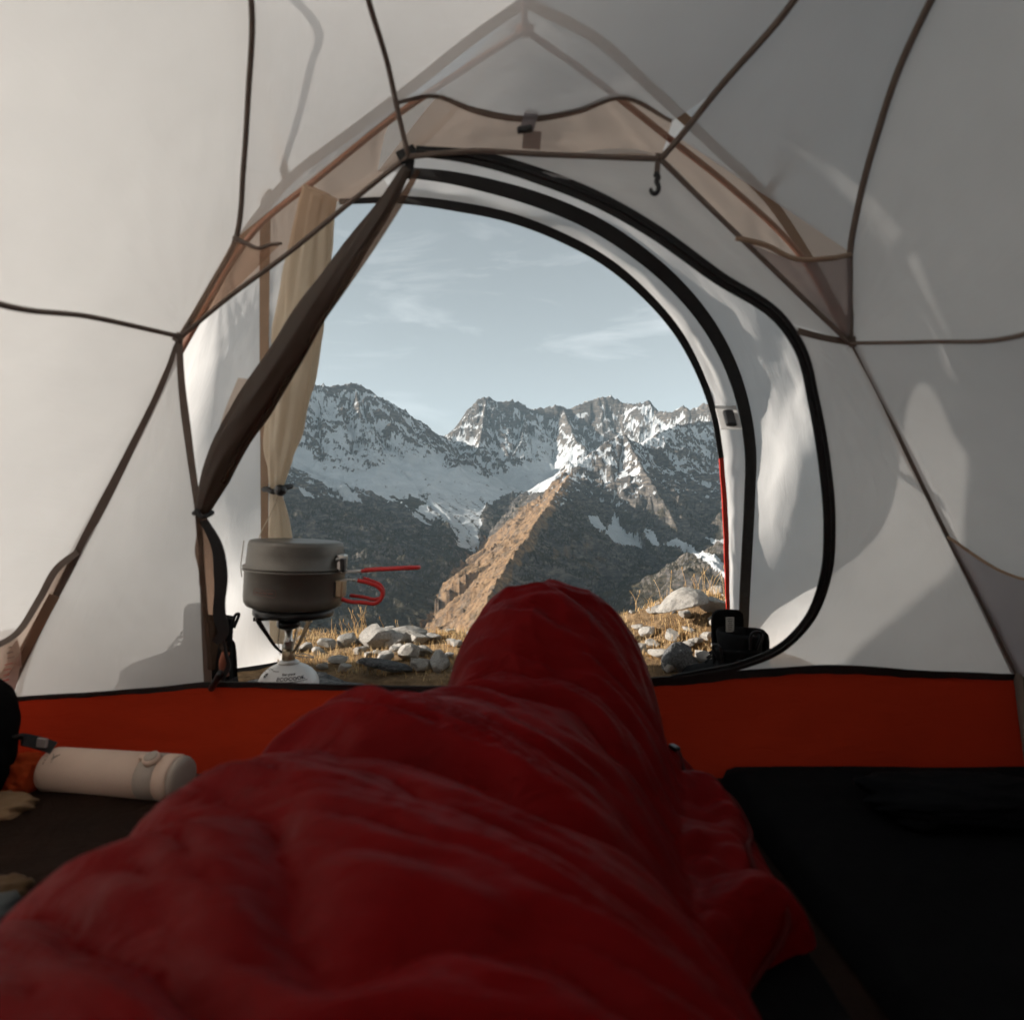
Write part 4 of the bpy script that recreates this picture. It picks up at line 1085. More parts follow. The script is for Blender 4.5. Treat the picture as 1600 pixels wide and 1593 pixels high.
# patch with buckle on the door edge
pc = FL(1138, 652, -.04)
box('patch', (.040, .002, .060), T(*pc) @ RX(-35), M['white'], fly, .0005)
box('buckle', (.020, .010, .038), T(*(pc + Vector((0, -.007, -.002)))) @ RX(-35), M['plast'], fly, .004)
# bottom hem on the left
ribbon('hem', [P(265, 1062, 1.475), P(350, 1051, 1.545), P(405, 1043, 1.595), P(440, 1037, 1.645)], .014, (.5, -1, .2), M['black'], fly, n=30, th=.004)
ribbon('hem', [P(1138, 1042, 1.735), P(1160, 1046, 1.70), P(1285, 1052, 1.555)], .012, (-.5, -1, .2), M['black'], fly, n=30, th=.004)
# rolled fly door on the left of the opening
fr = [FL(500, 300, -.05), FL(490, 350, -.05), FL(482, 405, -.05), FL(473, 470, -.05), FL(462, 540, -.05), FL(450, 610, -.05), FL(441, 675, -.05), FL(435, 728, -.05), FL(431, 762, -.05)]
rf = tube('rolled_fly_door', fr, [.022, .029, .033, .036, .038, .038, .033, .025, .012], M['flywarm'], fly, n=100, seg=64, flat=((0, -1, -.4), .5), wob=.17, seed=1)
tube('door_tail', [FL(431, 768, -.05), FL(435, 800, -.05), FL(438, 850, -.05), FL(438, 930, -.05), FL(436, 1000, -.05)], [.011, .024, .028, .026, .022], M['flywarm'], rf, n=50, seg=36, flat=((0, -1, -.4), .5), wob=.13, seed=6)
tube('tie', [FL(417, 764, -.10), FL(430, 768, -.13), FL(444, 762, -.10), FL(442, 762, .0), FL(420, 764, .0), FL(417, 764, -.10)], .0055, M['black'], rf, n=40, seg=8)
lathe('toggle', [(.003, -.010), (.010, -.007), (.011, .004), (.004, .010)], M['plast'], rf, 14, T(*FL(438, 766, -.14)) @ RX(80))
tube('cord', [FL(436, 770, -.13), FL(424, 800, -.10), FL(405, 840, -.06), FL(400, 900, -.03), FL(396, 960, 0)], .0012, plain('pale_cord', (.55, .47, .36), .8), rf, n=40, seg=6)

# ------------------------------------------------------------------ sleeping mat and bag
M['matt'] = plain('black_foam', (.0045, .0045, .005), .9, spec=.04, bump=.5, bscale=60)
def pad(name, x0, x1, y0, y1, z0, z1, mat, bump=.006, nx=40, ny=60, seed=0):
    xs = np.linspace(x0, x1, nx); ys = np.linspace(y0, y1, ny)
    Xq, Yq = np.meshgrid(xs, ys, indexing='ij')
    ex = np.minimum(Xq - x0, x1 - Xq); ey = np.minimum(Yq - y0, y1 - Yq)
    ed = np.clip(np.minimum(ex, ey) / .03, 0, 1)
    Z = z0 + (z1 - z0) * np.sqrt(1 - (1 - ed) ** 2) + bump * np.abs(np.sin(Yq * 42)) * ed + .004 * fbm(Xq * 5, Yq * 5, seed, 3) * ed
    v = np.stack([Xq, Yq, Z], -1).reshape(-1, 3)
    return mesh_obj(name, v, [(i * ny + j, (i + 1) * ny + j, (i + 1) * ny + j + 1, i * ny + j + 1) for i in range(nx - 1) for j in range(ny - 1)], mat)
m1 = pad('sleeping_mat', -.30, .29, -.33, 1.02, .006, .036, M['matt'], .004)
tag(m1, 'black foam sleeping mat under the red sleeping bag', 'sleeping mat')
m2 = pad('sleeping_mat', .325, .88, -.33, 1.035, .006, .036, M['matt'], .004, seed=3)  # added mat; its black is painted shade for this part of the floor
tag(m2, 'added black ridged mat standing in for deep shade on the right floor', 'sleeping mat')

N = NT('red_nylon_shell')
tc = N.n('ShaderNodeTexCoord')
cr = N.ramp(N.noise(6, 4, .6, tc.outputs['Object']), [(.3, (.105, .0008, .0014)), (.7, (.155, .0014, .0022))])
p = N.n('ShaderNodeBsdfPrincipled', {'Roughness': .55, 'Specular IOR Level': .06, 'Sheen Weight': .012, 'Sheen Roughness': .35, 'Sheen Tint': (.9, .5, .6, 1)})
N.l(cr, p.inputs['Base Color'])
mpb = N.n('ShaderNodeMapping'); mpb.inputs['Rotation'].default_value = (0, 0, -.33); mpb.inputs['Scale'].default_value = (.35, 1, .6); N.l(tc.outputs['Object'], mpb.inputs['Vector'])
N.l(N.bump(N.noise(420, 2, .5, tc.outputs['Object']), .12, .001, N.bump(N.noise(30, 4, .55, mpb.outputs[0], .6), .55, .012)), p.inputs['Normal'])
N.l(p.outputs[0], N.out.inputs['Surface'])
M['red'] = N.m
bagT = thing('sleeping_bag', 'crumpled red mummy sleeping bag with feet raised toward the open door', 'sleeping bag', (0, .4, 0))
tb_y = [-.36, -.30, 0, .2, .35, .5, .58, .64, .69, .75, .82, .88, .93, .98, 1.01, 1.03]
tb_c = [-.09, -.09, -.095, -.10, -.10, -.08, -.068, -.055, -.025, .03, .050, .055, .057, .057, .057, .057]
tb_w = [.28, .33, .33, .31, .285, .255, .24, .23, .205, .172, .163, .166, .169, .163, .145, .095]
tb_h = [.10, .22, .255, .255, .252, .248, .245, .238, .225, .215, .252, .308, .337, .338, .29, .12]
ny_, nx_ = 300, 190
ys = np.linspace(-.36, 1.03, ny_)
Cc = np.interp(ys, tb_y, tb_c); Ww = np.interp(ys, tb_y, tb_w); Hh = np.interp(ys, tb_y, tb_h)
ker = np.ones(15) / 15
def sm(a): return np.convolve(np.pad(a, 7, mode='edge'), ker, 'valid')
Cc, Ww = sm(Cc), sm(Ww)
Hh = np.where(ys < .93, sm(Hh), Hh)
XL = Cc - Ww; XR = np.maximum(Cc + Ww, np.interp(ys, [-.36, .3, .5, .56, .60, .66, .92, 1.0, 1.03], [.20, .165, .165, .22, .290, .29, .285, .25, .17]))
tt = np.sin(np.linspace(-1, 1, nx_) * math.pi / 2)
Xb = XL[:, None] + (XR - XL)[:, None] * (tt[None] + 1) / 2
Yb = np.broadcast_to(ys[:, None], Xb.shape).copy()
t_ = np.clip((Xb - Cc[:, None]) / Ww[:, None], -1, 1)
lobe = np.interp(ys, [0, .35, .55, .66, .8, 1.03], [0, .05, .40, .42, .1, 0])[:, None]
pexp = np.interp(ys, [.7, .85], [2.8, 2.7])[:, None]
dome = (1 - np.abs(t_) ** pexp) ** (1 / 2.0)
dome = dome * (1 - lobe * .55 * np.clip(t_, -1, 1) - lobe * .12)
base = .030
Z = base + (Hh[:, None] - base) * dome
edge = np.clip((XR[:, None] - Xb) / .05, 0, 1)
skirt = .018 + .075 * np.sqrt(1 - (1 - edge) ** 2) * np.interp(ys, [.0, .45, .6, .95, 1.03], [.6, .9, 1, 1, .3])[:, None] * (1 + .35 * fbm(Xb * 9, Yb * 13, .5, 3))
k = .035
hmx = np.clip(.5 + .5 * (Z - skirt) / k, 0, 1)
Z = skirt * (1 - hmx) + Z * hmx + k * hmx * (1 - hmx)
# folds: run across the legs, slanting down to the right
q = Yb + .42 * Xb + .03 * fbm(Xb * 5, Yb * 5, 1.1, 3); pq = Xb - .42 * Yb
wgt = np.clip(dome * 1.6, 0, 1) ** .6
f1 = np.abs(pnoise(q * 7.0, pq * 1.2, 3)) ** .8 * 1.5 - .5
f2 = np.abs(pnoise(q * 15 + .9 * fbm(Xb * 5, Yb * 5, 2.1, 2), pq * 1.7, 14)) ** .65 * 1.4 - .45 + .5 * (np.abs(pnoise(q * 27 + 1.1 * f1, pq * 2.6, 25)) ** .6 - .3)
f3 = fbm(q * 48, pq * 7, 2.3, 2)
ft = np.interp(ys, [.7, .85], [0, 1])[:, None]
g1 = ridged((Xb - .07) * 11 + .4 * fbm(Xb * 4, Yb * 4, 3.1, 2) + 1.2 * (Yb - .9), Yb * 3.0, 3.3, 3) - .95
Z = Z + wgt * ((.030 * f1 + .022 * f2) * (1 - .4 * ft) + .0026 * f3 + .009 * ft * g1 + .009 * (np.abs(pnoise(q * 38 + 1.5 * fbm(Xb * 8, Yb * 8, 5.1, 2), pq * 2.8 + 3, 41)) ** .5 - .4))
Z = np.maximum(Z, .012)
# bulge: pull the silhouette edge in and out a little
Xb = Xb + .008 * fbm(Yb * 7, Xb * 3, 4.2, 3) * np.abs(t_)
vb = np.stack([Xb, Yb, Z], -1).reshape(-1, 3)
fb = [(i * nx_ + j, i * nx_ + j + 1, (i + 1) * nx_ + j + 1, (i + 1) * nx_ + j) for i in range(ny_ - 1) for j in range(nx_ - 1)]
shell = mesh_obj('shell', vb, fb, M['red'], bagT)
def bag_pt(x, y, off=.003):
    i = int(np.argmin(np.abs(ys - y))); j = int(np.argmin(np.abs(Xb[i] - x)))
    return Vector((Xb[i, j], ys[i], Z[i, j] + off))
zl = [bag_pt(.262 - .02 * math.sin(i), y, .003) for i, y in enumerate(np.linspace(.98, .50, 12))]
tube('zip', zl, .0032, plain('dark_red_zip', (.06, .004, .004), .7, spec=.1), bagT, n=80, seg=6, wob=.2)
sl = bag_pt(.235, .93, .004)
box('zip_slider', (.010, .018, .006), T(*sl) @ RZ(20), M['plast'], bagT, .002)
tube('drawcord', [bag_pt(.24, .985, .004), bag_pt(.25, .965, .010), bag_pt(.262, .955, .004)], .0022, plain('steel_toggle', (.5, .5, .5), .35, metal=.9), bagT, n=12, seg=6)

# ------------------------------------------------------------------ insulated bottle
M['cream'] = plain('cream_powder_coat', (.58, .42, .33), .55, bump=.25, bscale=1500, var=.04)
M['lidc'] = plain('taupe_plastic', (.34, .28, .235), .5, var=.05)
a0, a1 = Vector((-.722, 1.000, .0385)), Vector((-.493, .968, .0385))
ax = (a1 - a0).normalized()
bt = thing('insulated_bottle', 'cream insulated bottle with taupe flip lid lying by the red tub wall', 'bottle', (a0.x, a0.y, .004))
rot = ax.to_track_quat('Z', 'Y').to_matrix().to_4x4()
mb = Matrix.Translation(a0) @ rot
Lb = (a1 - a0).length
lathe('body', [(.001, 0), (.026, 0), (.031, .002), (.0335, .007), (.034, .013), (.034, Lb * .72), (.0335, Lb * .722)], M['cream'], bt, 64, mb, True, True)
lid = lathe('lid_band', [(.0330, Lb * .722), (.0338, Lb * .726), (.0338, Lb * .845), (.033, Lb * .848)], M['lidc'], bt, 64, mb)
lathe('lid', [(.0325, Lb * .848), (.0336, Lb * .853), (.0338, Lb * .93), (.0325, Lb * .945), (.0310, Lb * .947)], M['cream'], bt, 64, mb)
lathe('lid_top', [(.0315, Lb * .947), (.0318, Lb * .97), (.029, Lb * .99), (.022, Lb), (.001, Lb)], M['lidc'], bt, 64, mb)
# latch button on top, turned towards the camera
upv = Vector((0, -.45, 1)).normalized(); upv = (upv - ax * upv.dot(ax)).normalized()
lat = Matrix((( *ax.cross(upv), 0), (*ax, 0), (*upv, 0), (0, 0, 0, 1))).transposed()
lp = a0 + ax * (Lb * .80) + upv * .034
bo = lathe('latch', [(.0125, -.004), (.013, .003), (.0115, .006), (.009, .0068), (.001, .0068)], M['cream'], bt, 24, Matrix.Translation(lp) @ lat)
lathe('latch_button', [(.0095, .0066), (.0095, .0076), (.008, .0082), (.001, .0082)], M['lidc'], bo, 24, Matrix.Translation(lp) @ lat)
box('latch_hook', (.009, .012, .008), Matrix.Translation(a0 + ax * (Lb * .745) + upv * .0365) @ lat, M['cream'], bo, .002)
# little logo and name near the base
side = ax.cross(upv)
def bot_fn(x, y):
    th = math.radians(14) - y / .0343
    nrm_ = upv * math.cos(th) - side * math.sin(th) * (1 if side.y > 0 else -1) * 1
    return a0 + ax * (.018 + x) + (upv * math.cos(th) + side * (-math.sin(th) if side.y > 0 else math.sin(th))) * .0344
N_ink = plain('grey_print', (.10, .085, .075), .7)
for (xa, ya, xb, yb) in ((.014, .008, .008, .001), (.002, .008, .008, .001), (.008, .001, .008, -.006), (.010, .006, .005, -.001)):
    tube('print', [bot_fn(xa, ya), bot_fn((xa + xb) / 2, (ya + yb) / 2), bot_fn(xb, yb)], .0005, N_ink, bt, n=6, seg=4)
for y0, y1 in ((-.010, -.006), (-.004, -.001), (.001, .004), (.006, .009)):
    tube('print', [bot_fn(-.004, y0), bot_fn(-.004, y1)], .0006, N_ink, bt, n=4, seg=4)

# ------------------------------------------------------------------ stove, canister, pot
DS = 1.30
cx_s = P(451, 900, DS).x
zc0 = slab_top + .001
can = thing('gas_canister', 'white domed gas canister with black print on the grey slab', 'gas canister', (cx_s, DS, zc0))
N = NT('white_enamel'); pw = N.n('ShaderNodeBsdfPrincipled', {'Base Color': (.74, .75, .75, 1), 'Roughness': .32}); tcw = N.n('ShaderNodeTexCoord')
N.l(N.ramp(N.noise(20, 4, .6, tcw.outputs['Object']), [(.3, (.66, .67, .67)), (.6, (.76, .77, .77))]), pw.inputs['Base Color']); N.l(pw.outputs[0], N.out.inputs['Surface'])
M['enamel'] = N.m
cprof = [(.001, .004), (.052, .002), (.056, .0), (.059, .004), (.0595, .010), (.0595, .030), (.058, .038), (.054, .0465), (.047, .055), (.037, .0625), (.026, .068), (.020, .070), (.0185, .0735), (.016, .076), (.013, .077)]
zs_ = .138 - .077 - zc0
cbase = Vector((cx_s, DS, zc0 + max(0, 0)))
lathe('body', cprof, M['enamel'], can, 64, Matrix.Translation(cbase))
M['metal'] = plain('bare_steel', (.55, .53, .50), .32, metal=1.0)
M['brass'] = plain('worn_brass', (.42, .33, .22), .38, metal=.9)
lathe('collar', [(.0205, .0702), (.0215, .0715), (.0205, .0735), (.0186, .0737)], M['metal'], can, 40, Matrix.Translation(cbase), False, False)
zz = [h for r, h in cprof[4:]]; rr_ = [r for r, h in cprof[4:]]
def can_fn(th0, s0):
    # s = arc length along the dome from the top rim of the wall
    hs = np.array(zz); rs = np.array(rr_); arc = np.concatenate([[0], np.cumsum(np.hypot(np.diff(hs), np.diff(rs)))])
    def fn(x, y):
        s = s0 + y
        r = float(np.interp(s, arc, rs)) + .0006; h = float(np.interp(s, arc, hs)) + .0005
        th = th0 + x / .050
        return cbase + Vector((r * math.sin(th), -r * math.cos(th), h))
    return fn
ink = plain('black_print', (.015, .015, .016), .5)
redk = plain('red_print', (.5, .06, .03), .5)
text_mesh('print', 'for your', .0085, can_fn(.35, .050), ink, can, True)
text_mesh('print', 'ECOCOOK', .0105, can_fn(.42, .0385), ink, can, True)
fn_ = can_fn(.42, .0355)
tube('print_line', [fn_(x, 0) for x in np.linspace(-.032, .03, 12)], .0005, ink, can, n=24, seg=4)
for i in range(7):
    fq = can_fn(-.75, .047)
    a = i * 2 * math.pi / 7
    tube('print_mark', [fq(.002 * math.cos(a), .002 * math.sin(a)), fq(.0055 * math.cos(a), .0055 * math.sin(a))], .0009, ink, can, n=4, seg=4)
for th, s in ((-1.0, .060), (-.8, .063), (-1.2, .052), (-.35, .060), (.3, .020)):
    fq = can_fn(th, s)
    for x0, x1 in ((-.009, -.004), (-.002, .003), (.005, .009)):
        tube('print_mark', [fq(x0, 0), fq(x1, 0)], .0006, ink, can, n=4, seg=4)

zst = zc0 + .077
st = thing('camping_stove', 'small screw-on camping stove with folding pot arms on the canister', 'stove', (cx_s, DS, zst))
mS = Matrix.Translation((cx_s, DS, 0))
lathe('valve', [(.0125, zst), (.0130, zst + .004), (.0130, zst + .016), (.0105, zst + .019), (.0085, zst + .022)], M['brass'], st, 28, mS)
lathe('stem', [(.0078, zst + .022), (.0074, zst + .030), (.0095, zst + .034), (.0095, zst + .040), (.0072, zst + .044), (.0072, zst + .062)], M['metal'], st, 28, mS)
lathe('burner_head', [(.0072, zst + .060), (.020, zst + .066), (.0235, zst + .071), (.0225, zst + .078), (.017, zst + .081), (.001, zst + .082)], M['plast'], st, 32, mS)
zp = .232                       # underside of the pot's ring
for k, (ang, mt_) in enumerate(((200, 'plast'), (330, 'brass'), (85, 'metal'))):
    a = math.radians(ang); dv_ = Vector((math.cos(a), math.sin(a), 0))
    b0 = Vector((cx_s, DS, zst + .014)) + dv_ * .011
    pts_ = [b0, b0 + dv_ * .012 + Vector((0, 0, .012)), b0 + dv_ * .030 + Vector((0, 0, .040)), b0 + dv_ * .044 + Vector((0, 0, zp - zst - .028)), b0 + dv_ * .050 + Vector((0, 0, zp - zst - .0155))]
    arm = ribbon('pot_arm', pts_, [.004, .006, .007, .009, .010], dv_.cross(Vector((0, 0, 1))), M[mt_], st, n=24, th=.0025)
    tp0 = pts_[-1]
    ribbon('arm_tip', [tp0 + dv_ * .006 + Vector((0, 0, -.0045)), tp0 - dv_ * .030 + Vector((0, 0, -.0045))], .008, dv_.cross(Vector((0, 0, 1))), M[mt_], arm, n=8, th=.0025)
    lathe('rivet', [(.0026, -.003), (.0026, .003)], M['metal'], arm, 10, Matrix.Translation(tp0 + Vector((0, 0, -.005))) @ dv_.cross(Vector((0, 0, 1))).to_track_quat('Z', 'Y').to_matrix().to_4x4())
tube('igniter_wire', [Vector((cx_s - .013, DS - .012, zst + .012)), Vector((cx_s - .016, DS - .014, zst + .045)), Vector((cx_s - .012, DS - .012, zst + .07))], .0008, M['metal'], st, n=14, seg=5)
tube('valve_key', [Vector((cx_s + .012, DS, zst + .010)), Vector((cx_s + .034, DS - .006, zst + .013)), Vector((cx_s + .052, DS - .004, zst + .006)), Vector((cx_s + .034, DS + .006, zst + .004)), Vector((cx_s + .012, DS, zst + .008))], .0012, M['metal'], st, n=30, seg=6)

pxc = P(459, 900, DS).x
pz = zp + .0
ptilt = RY(2.6)
pot = thing('cooking_pot', 'grey hard-anodised cooking pot with a red looped handle on the stove', 'pot', (pxc, DS, pz))
mP = Matrix.Translation((pxc, DS, pz)) @ ptilt
N = NT('hard_anodised_aluminium'); tcp = N.n('ShaderNodeTexCoord')
pp = N.n('ShaderNodeBsdfPrincipled', {'Roughness': .46, 'Metallic': .55, 'Specular IOR Level': .4})
N.l(N.ramp(N.noise(14, 5, .6, tcp.outputs['Object']), [(.3, (.13, .12, .105)), (.7, (.18, .165, .145))]), pp.inputs['Base Color'])
mpp = N.n('ShaderNodeMapping'); mpp.inputs['Scale'].default_value = (4, 4, 260); N.l(tcp.outputs['Object'], mpp.inputs['Vector'])
N.l(N.bump(N.noise(3, 3, .6, mpp.outputs[0]), .08, .001), pp.inputs['Normal']); N.l(pp.outputs[0], N.out.inputs['Surface'])
M['anod'] = N.m
M['redsil'] = plain('red_silicone', (.62, .022, .018), .45, var=.05)
RP = .0975
lathe('heat_ring', [(.066, .0), (.078, .0), (.079, .003), (.079, .018), (.066, .018)], M['plast'], pot, 64, mP, False, False)
body = lathe('body', [(.001, .0165), (.060, .0165), (.085, .0175), (.0925, .021), (.0965, .028), (RP, .038), (RP, .088), (RP + .0035, .0905), (RP + .004, .0925), (RP + .0025, .0945), (RP - .002, .0945), (RP - .002, .04), (.09, .022), (.001, .020)], M['anod'], pot, 96, mP, False, False)
zr = .0955
lidp = thing('pan_lid', 'grey frying-pan lid with long red folding handle on the pot', 'pan', tuple(mP @ Vector((0, 0, zr))))
lathe('body', [(RP + .0025, zr), (RP + .004, zr + .002), (RP + .0025, zr + .004), (RP - .002, zr + .006), (RP - .004, zr + .030), (RP - .005, zr + .046), (RP - .007, zr + .0525), (RP - .011, zr + .0545), (.05, zr + .0530), (.001, zr + .0525)], M['anod'], lidp, 96, mP, False, False)
yf = -.022
def PP(px, py_, y=0.0):
    v = P(px, py_, DS); return Vector((v.x, DS + y, v.z))
lh = box('handle_hinge', (.016, .030, .034), T(*PP(538, 878, -.018)) @ RY(4), M['metal'], lidp, .003)
lathe('rivet', [(.004, -.003), (.004, .003)], M['metal'], lh, 12, T(*PP(534, 872, -.035)) @ RX(90))
box('handle_clip', (.009, .018, .026), T(*PP(543, 880, -.034)), M['plast'], lidp, .002)
hA = [PP(534, 884, -.030), PP(540, 891, -.032), PP(552, 891.5, -.030), PP(575, 889.5, -.024)]
tube('handle_wire', hA, .0021, M['metal'], lidp, n=24, seg=8)
tube('handle_wire', [v + Vector((0, .030, 0)) for v in hA], .0021, M['metal'], lidp, n=24, seg=8)
tube('handle', [PP(569, 890, -.026), PP(600, 888, -.022), PP(645, 886, -.020), PP(654, 886, -.012), PP(654, 886, .004), PP(645, 886.5, .010), PP(600, 888.5, .008), PP(569, 890, .006)], .0036, M['redsil'], lidp, n=60, seg=10)
ph = box('handle_hinge', (.018, .034, .034), T(*PP(535, 917, -.018)) @ RY(3), M['brass'], pot, .003)
box('handle_clip', (.005, .038, .030), T(*PP(530, 917, -.020)) @ RY(3), M['plast'], ph, .001)
tube('handle_wire', [PP(538, 904, -.032), PP(550, 902.5, -.030), PP(567, 904.5, -.028)], .0021, M['metal'], pot, n=14, seg=8)
tube('handle', [PP(564, 904, -.028), PP(580, 908, -.026), PP(594, 914, -.024), PP(600.5, 922, -.022), PP(599, 933, -.022), PP(592, 939, -.022), PP(570, 938, -.024), PP(550, 936, -.028), PP(540, 932, -.032)], .0040, M['redsil'], pot, n=70, seg=10)
tube('handle', [PP(566, 904, .010), PP(582, 909, .008), PP(594, 915, .006), PP(598, 922, .004), PP(597, 932, .002), PP(588, 936, .002), PP(566, 933, .006), PP(545, 931, .010)], .0036, M['redsil'], pot, n=60, seg=10)
def pot_fn(th0, h0):
    def fn(x, y):
        th = th0 + x / RP
        return mP @ Vector(((RP + .0005) * math.sin(th), -(RP + .0005) * math.cos(th), h0 + y))
    return fn
inkp = plain('grey_etched_print', (.13, .118, .105), .6)
inkr = plain('dull_red_print', (.20, .085, .065), .6)
text_mesh('print', 'ECOCOOK', .0125, pot_fn(-.28, .0625), inkp, pot)
fb_ = pot_fn(-.28, .049)
tube('print_line', [fb_(x, y) for x, y in ((-.024, 0), (0, 0), (.024, 0), (.024, .0095), (0, .0095), (-.024, .0095), (-.024, 0))], .0005, inkr, pot, n=60, seg=4)
fb2_ = pot_fn(-.28, .0537)
for x0, x1 in ((-.020, -.014), (-.011, -.004), (-.001, .006), (.009, .019)):
    tube('print_line', [fb2_(x0, 0), fb2_(x1, 0)], .0013, inkr, pot, n=5, seg=4)
# thin wire on the left of the pan lid
tube('lid_wire', [mP @ Vector((-(RP - .002), -.03, zr + .052)), mP @ Vector((-(RP + .004), -.02, zr + .030)), mP @ Vector((-(RP + .006), -.02, zr - .004)), mP @ Vector((-(RP + .003), -.02, zr - .022))], .0011, M['metal'], lidp, n=30, seg=6)

# ------------------------------------------------------------------ boots
M['boot'] = plain('black_suede', (.005, .005, .0055), .9, spec=.15, bump=.5, bscale=300)
M['bootg'] = plain('grey_rubber', (.016, .016, .018), .7, spec=.2)
M['heel'] = plain('rust_suede', (.28, .09, .05), .85)
M['bootl'] = plain('woven_label', (.42, .40, .37), .8)
def boot(loc, rz, label, tilt=0.0, sc=1.0):
    t = thing('hiking_boot', label, 'boot', loc)
    mB = Matrix.Translation(loc) @ RZ(rz) @ RX(tilt) @ Matrix.Scale(sc, 4)
    # sections along the boot, heel (y=-.13) to toe (y=.15): half width, sole height, instep height
    sec = [(-.135, .020, .118), (-.120, .034, .130), (-.095, .038, .135), (-.06, .037, .132), (-.03, .036, .122), (0, .038, .108), (.03, .042, .094), (.06, .046, .082), (.09, .047, .072), (.12, .041, .062), (.14, .030, .050), (.15, .014, .036)]
    ns = 18
    V_, F_ = [], []
    for (y, hw, ht) in sec:
        for k in range(ns):
            a = math.pi * k / (ns - 1)
            cxx = math.cos(a); szz = math.sin(a)
            V_.append(mB @ Vector((hw * (abs(cxx) ** .7) * (1 if cxx > 0 else -1) * (1 - .18 * szz), y, .028 + (ht - .028) * szz ** .75)))
    for i in range(len(sec) - 1):
        for k in range(ns - 1):
            F_.append((i * ns + k, i * ns + k + 1, (i + 1) * ns + k + 1, (i + 1) * ns + k))
    F_.append(tuple(range(ns))); F_.append(tuple(reversed([(len(sec) - 1) * ns + k for k in range(ns)])))
    up = mesh_obj('upper', V_, F_, M['boot'], t)
    # shaft and collar
    def ell(cy_, z, rx, ry, n=28): return [mB @ Vector((rx * math.cos(2 * math.pi * i / n), cy_ + ry * math.sin(2 * math.pi * i / n), z)) for i in range(n)]
    rings = [ell(-.075, .09, .036, .056), ell(-.078, .125, .036, .052), ell(-.080, .155, .039, .052), ell(-.082, .170, .042, .054), ell(-.082, .176, .039, .050), ell(-.082, .165, .032, .044), ell(-.08, .12, .028, .040)]
    V_ = [v for r in rings for v in r]; n = 28
    F_ = [(i * n + k, i * n + (k + 1) % n, (i + 1) * n + (k + 1) % n, (i + 1) * n + k) for i in range(len(rings) - 1) for k in range(n)]
    mesh_obj('shaft', V_, F_, M['boot'], t)
    # sole
    V_, F_ = [], []
    ol = []
    for (y, hw, ht) in sec: ol.append((hw + .005, y))
    out = [(x, y) for x, y in ol] + [(-x, y) for x, y in reversed(ol)]
    for z, g in ((0, .96), (.010, 1.0), (.030, .98), (.034, .90)):
        for (x, y) in out: V_.append(mB @ Vector((x * g, y * (g * .5 + .5), z + (.012 * max(0, (y - .08) / .07)))))
    n = len(out)
    F_ = [(i * n + k, i * n + (k + 1) % n, (i + 1) * n + (k + 1) % n, (i + 1) * n + k) for i in range(3) for k in range(n)] + [tuple(reversed(range(n)))]
    mesh_obj('sole', V_, F_, M['bootg'], t, smooth=False)
    # tongue standing up in front of the collar
    tg = []
    for z, yq, w in ((.09, -.012, .024), (.125, -.022, .028), (.155, -.026, .032), (.185, -.026, .033), (.200, -.027, .031), (.208, -.029, .022)):
        tg.append([mB @ Vector((w * s, yq + .010 * s * s * -1, z)) for s in np.linspace(-1, 1, 9)])
    tk = [[v + mB.to_3x3() @ Vector((0, .010, 0)) for v in r] for r in tg]
    V_ = [v for r in tg for v in r] + [v for r in tk for v in r]; m_ = 6 * 9
    F_ = [(i * 9 + k, i * 9 + k + 1, (i + 1) * 9 + k + 1, (i + 1) * 9 + k) for i in range(5) for k in range(8)]
    F_ += [tuple(m_ + x for x in reversed(f)) for f in F_]
    rim = [i * 9 for i in range(6)] + [5 * 9 + k for k in range(1, 9)] + [i * 9 + 8 for i in range(4, -1, -1)]
    F_ += [(a, b, b + m_, a + m_) for a, b in zip(rim, rim[1:])]
    tn = mesh_obj('tongue', V_, F_, M['boot'], t)
    lbm = mB @ T(.002, -.0385, .180)
    lb = box('label', (.017, .0012, .030), lbm, M['bootl'], tn)
    for j in range(6):
        box('print_line', (.011 - .002 * (j % 3), .0003, .0012), lbm @ T(0, -.0008, .011 - j * .0042), M['boot'], tn)
    for j in range(5):
        z = .098 + .012 * j; yq = .016 - .010 * j
        tube('lace', [mB @ Vector((-.026, yq, z - .006)), mB @ Vector((0, yq + .012, z + .004)), mB @ Vector((.026, yq, z - .004))], .0022, M['bootg'], t, n=12, seg=6)
    tube('pull_loop', [mB @ Vector((-.006, -.134, .150)), mB @ Vector((-.006, -.146, .185)), mB @ Vector((.006, -.146, .185)), mB @ Vector((.006, -.134, .150))], .003, M['bootg'], t, n=20, seg=6)
    tube('heel_tab', [mB @ Vector((-.030, -.132, .040)), mB @ Vector((-.033, -.128, .075)), mB @ Vector((-.026, -.132, .098))], .008, M['heel'], t, n=14, seg=8)
    return t
# the pair in the right of the vestibule: tongue label turned to the tent, toes out
b1 = (P(1142, 1000, 1.36).x, 1.43, g_at(.46, 1.40) - .005)
boot(b1, 8, 'black hiking boot with a white tongue label beside the right door zip', sc=1.08)
b2 = (P(1205, 1000, 1.33).x, 1.36, g_at(.54, 1.36) + .004)
boot(b2, -62, 'black hiking boot lower and half hidden by the curve of the zip', sc=.98)
st3 = place_stone(stone_mesh(41, .5, 8, 3), -.70, 1.30, .10, 0, .4, 0, 'boulder', None, (1.1, .6, 1.0), z=.022)
tag(st3, 'stone under the boot behind the white tent wall', 'rock')
boot((-.655, 1.268, .092), 84, 'boot showing as a dark outline through the white wall left of the door', sc=.80)

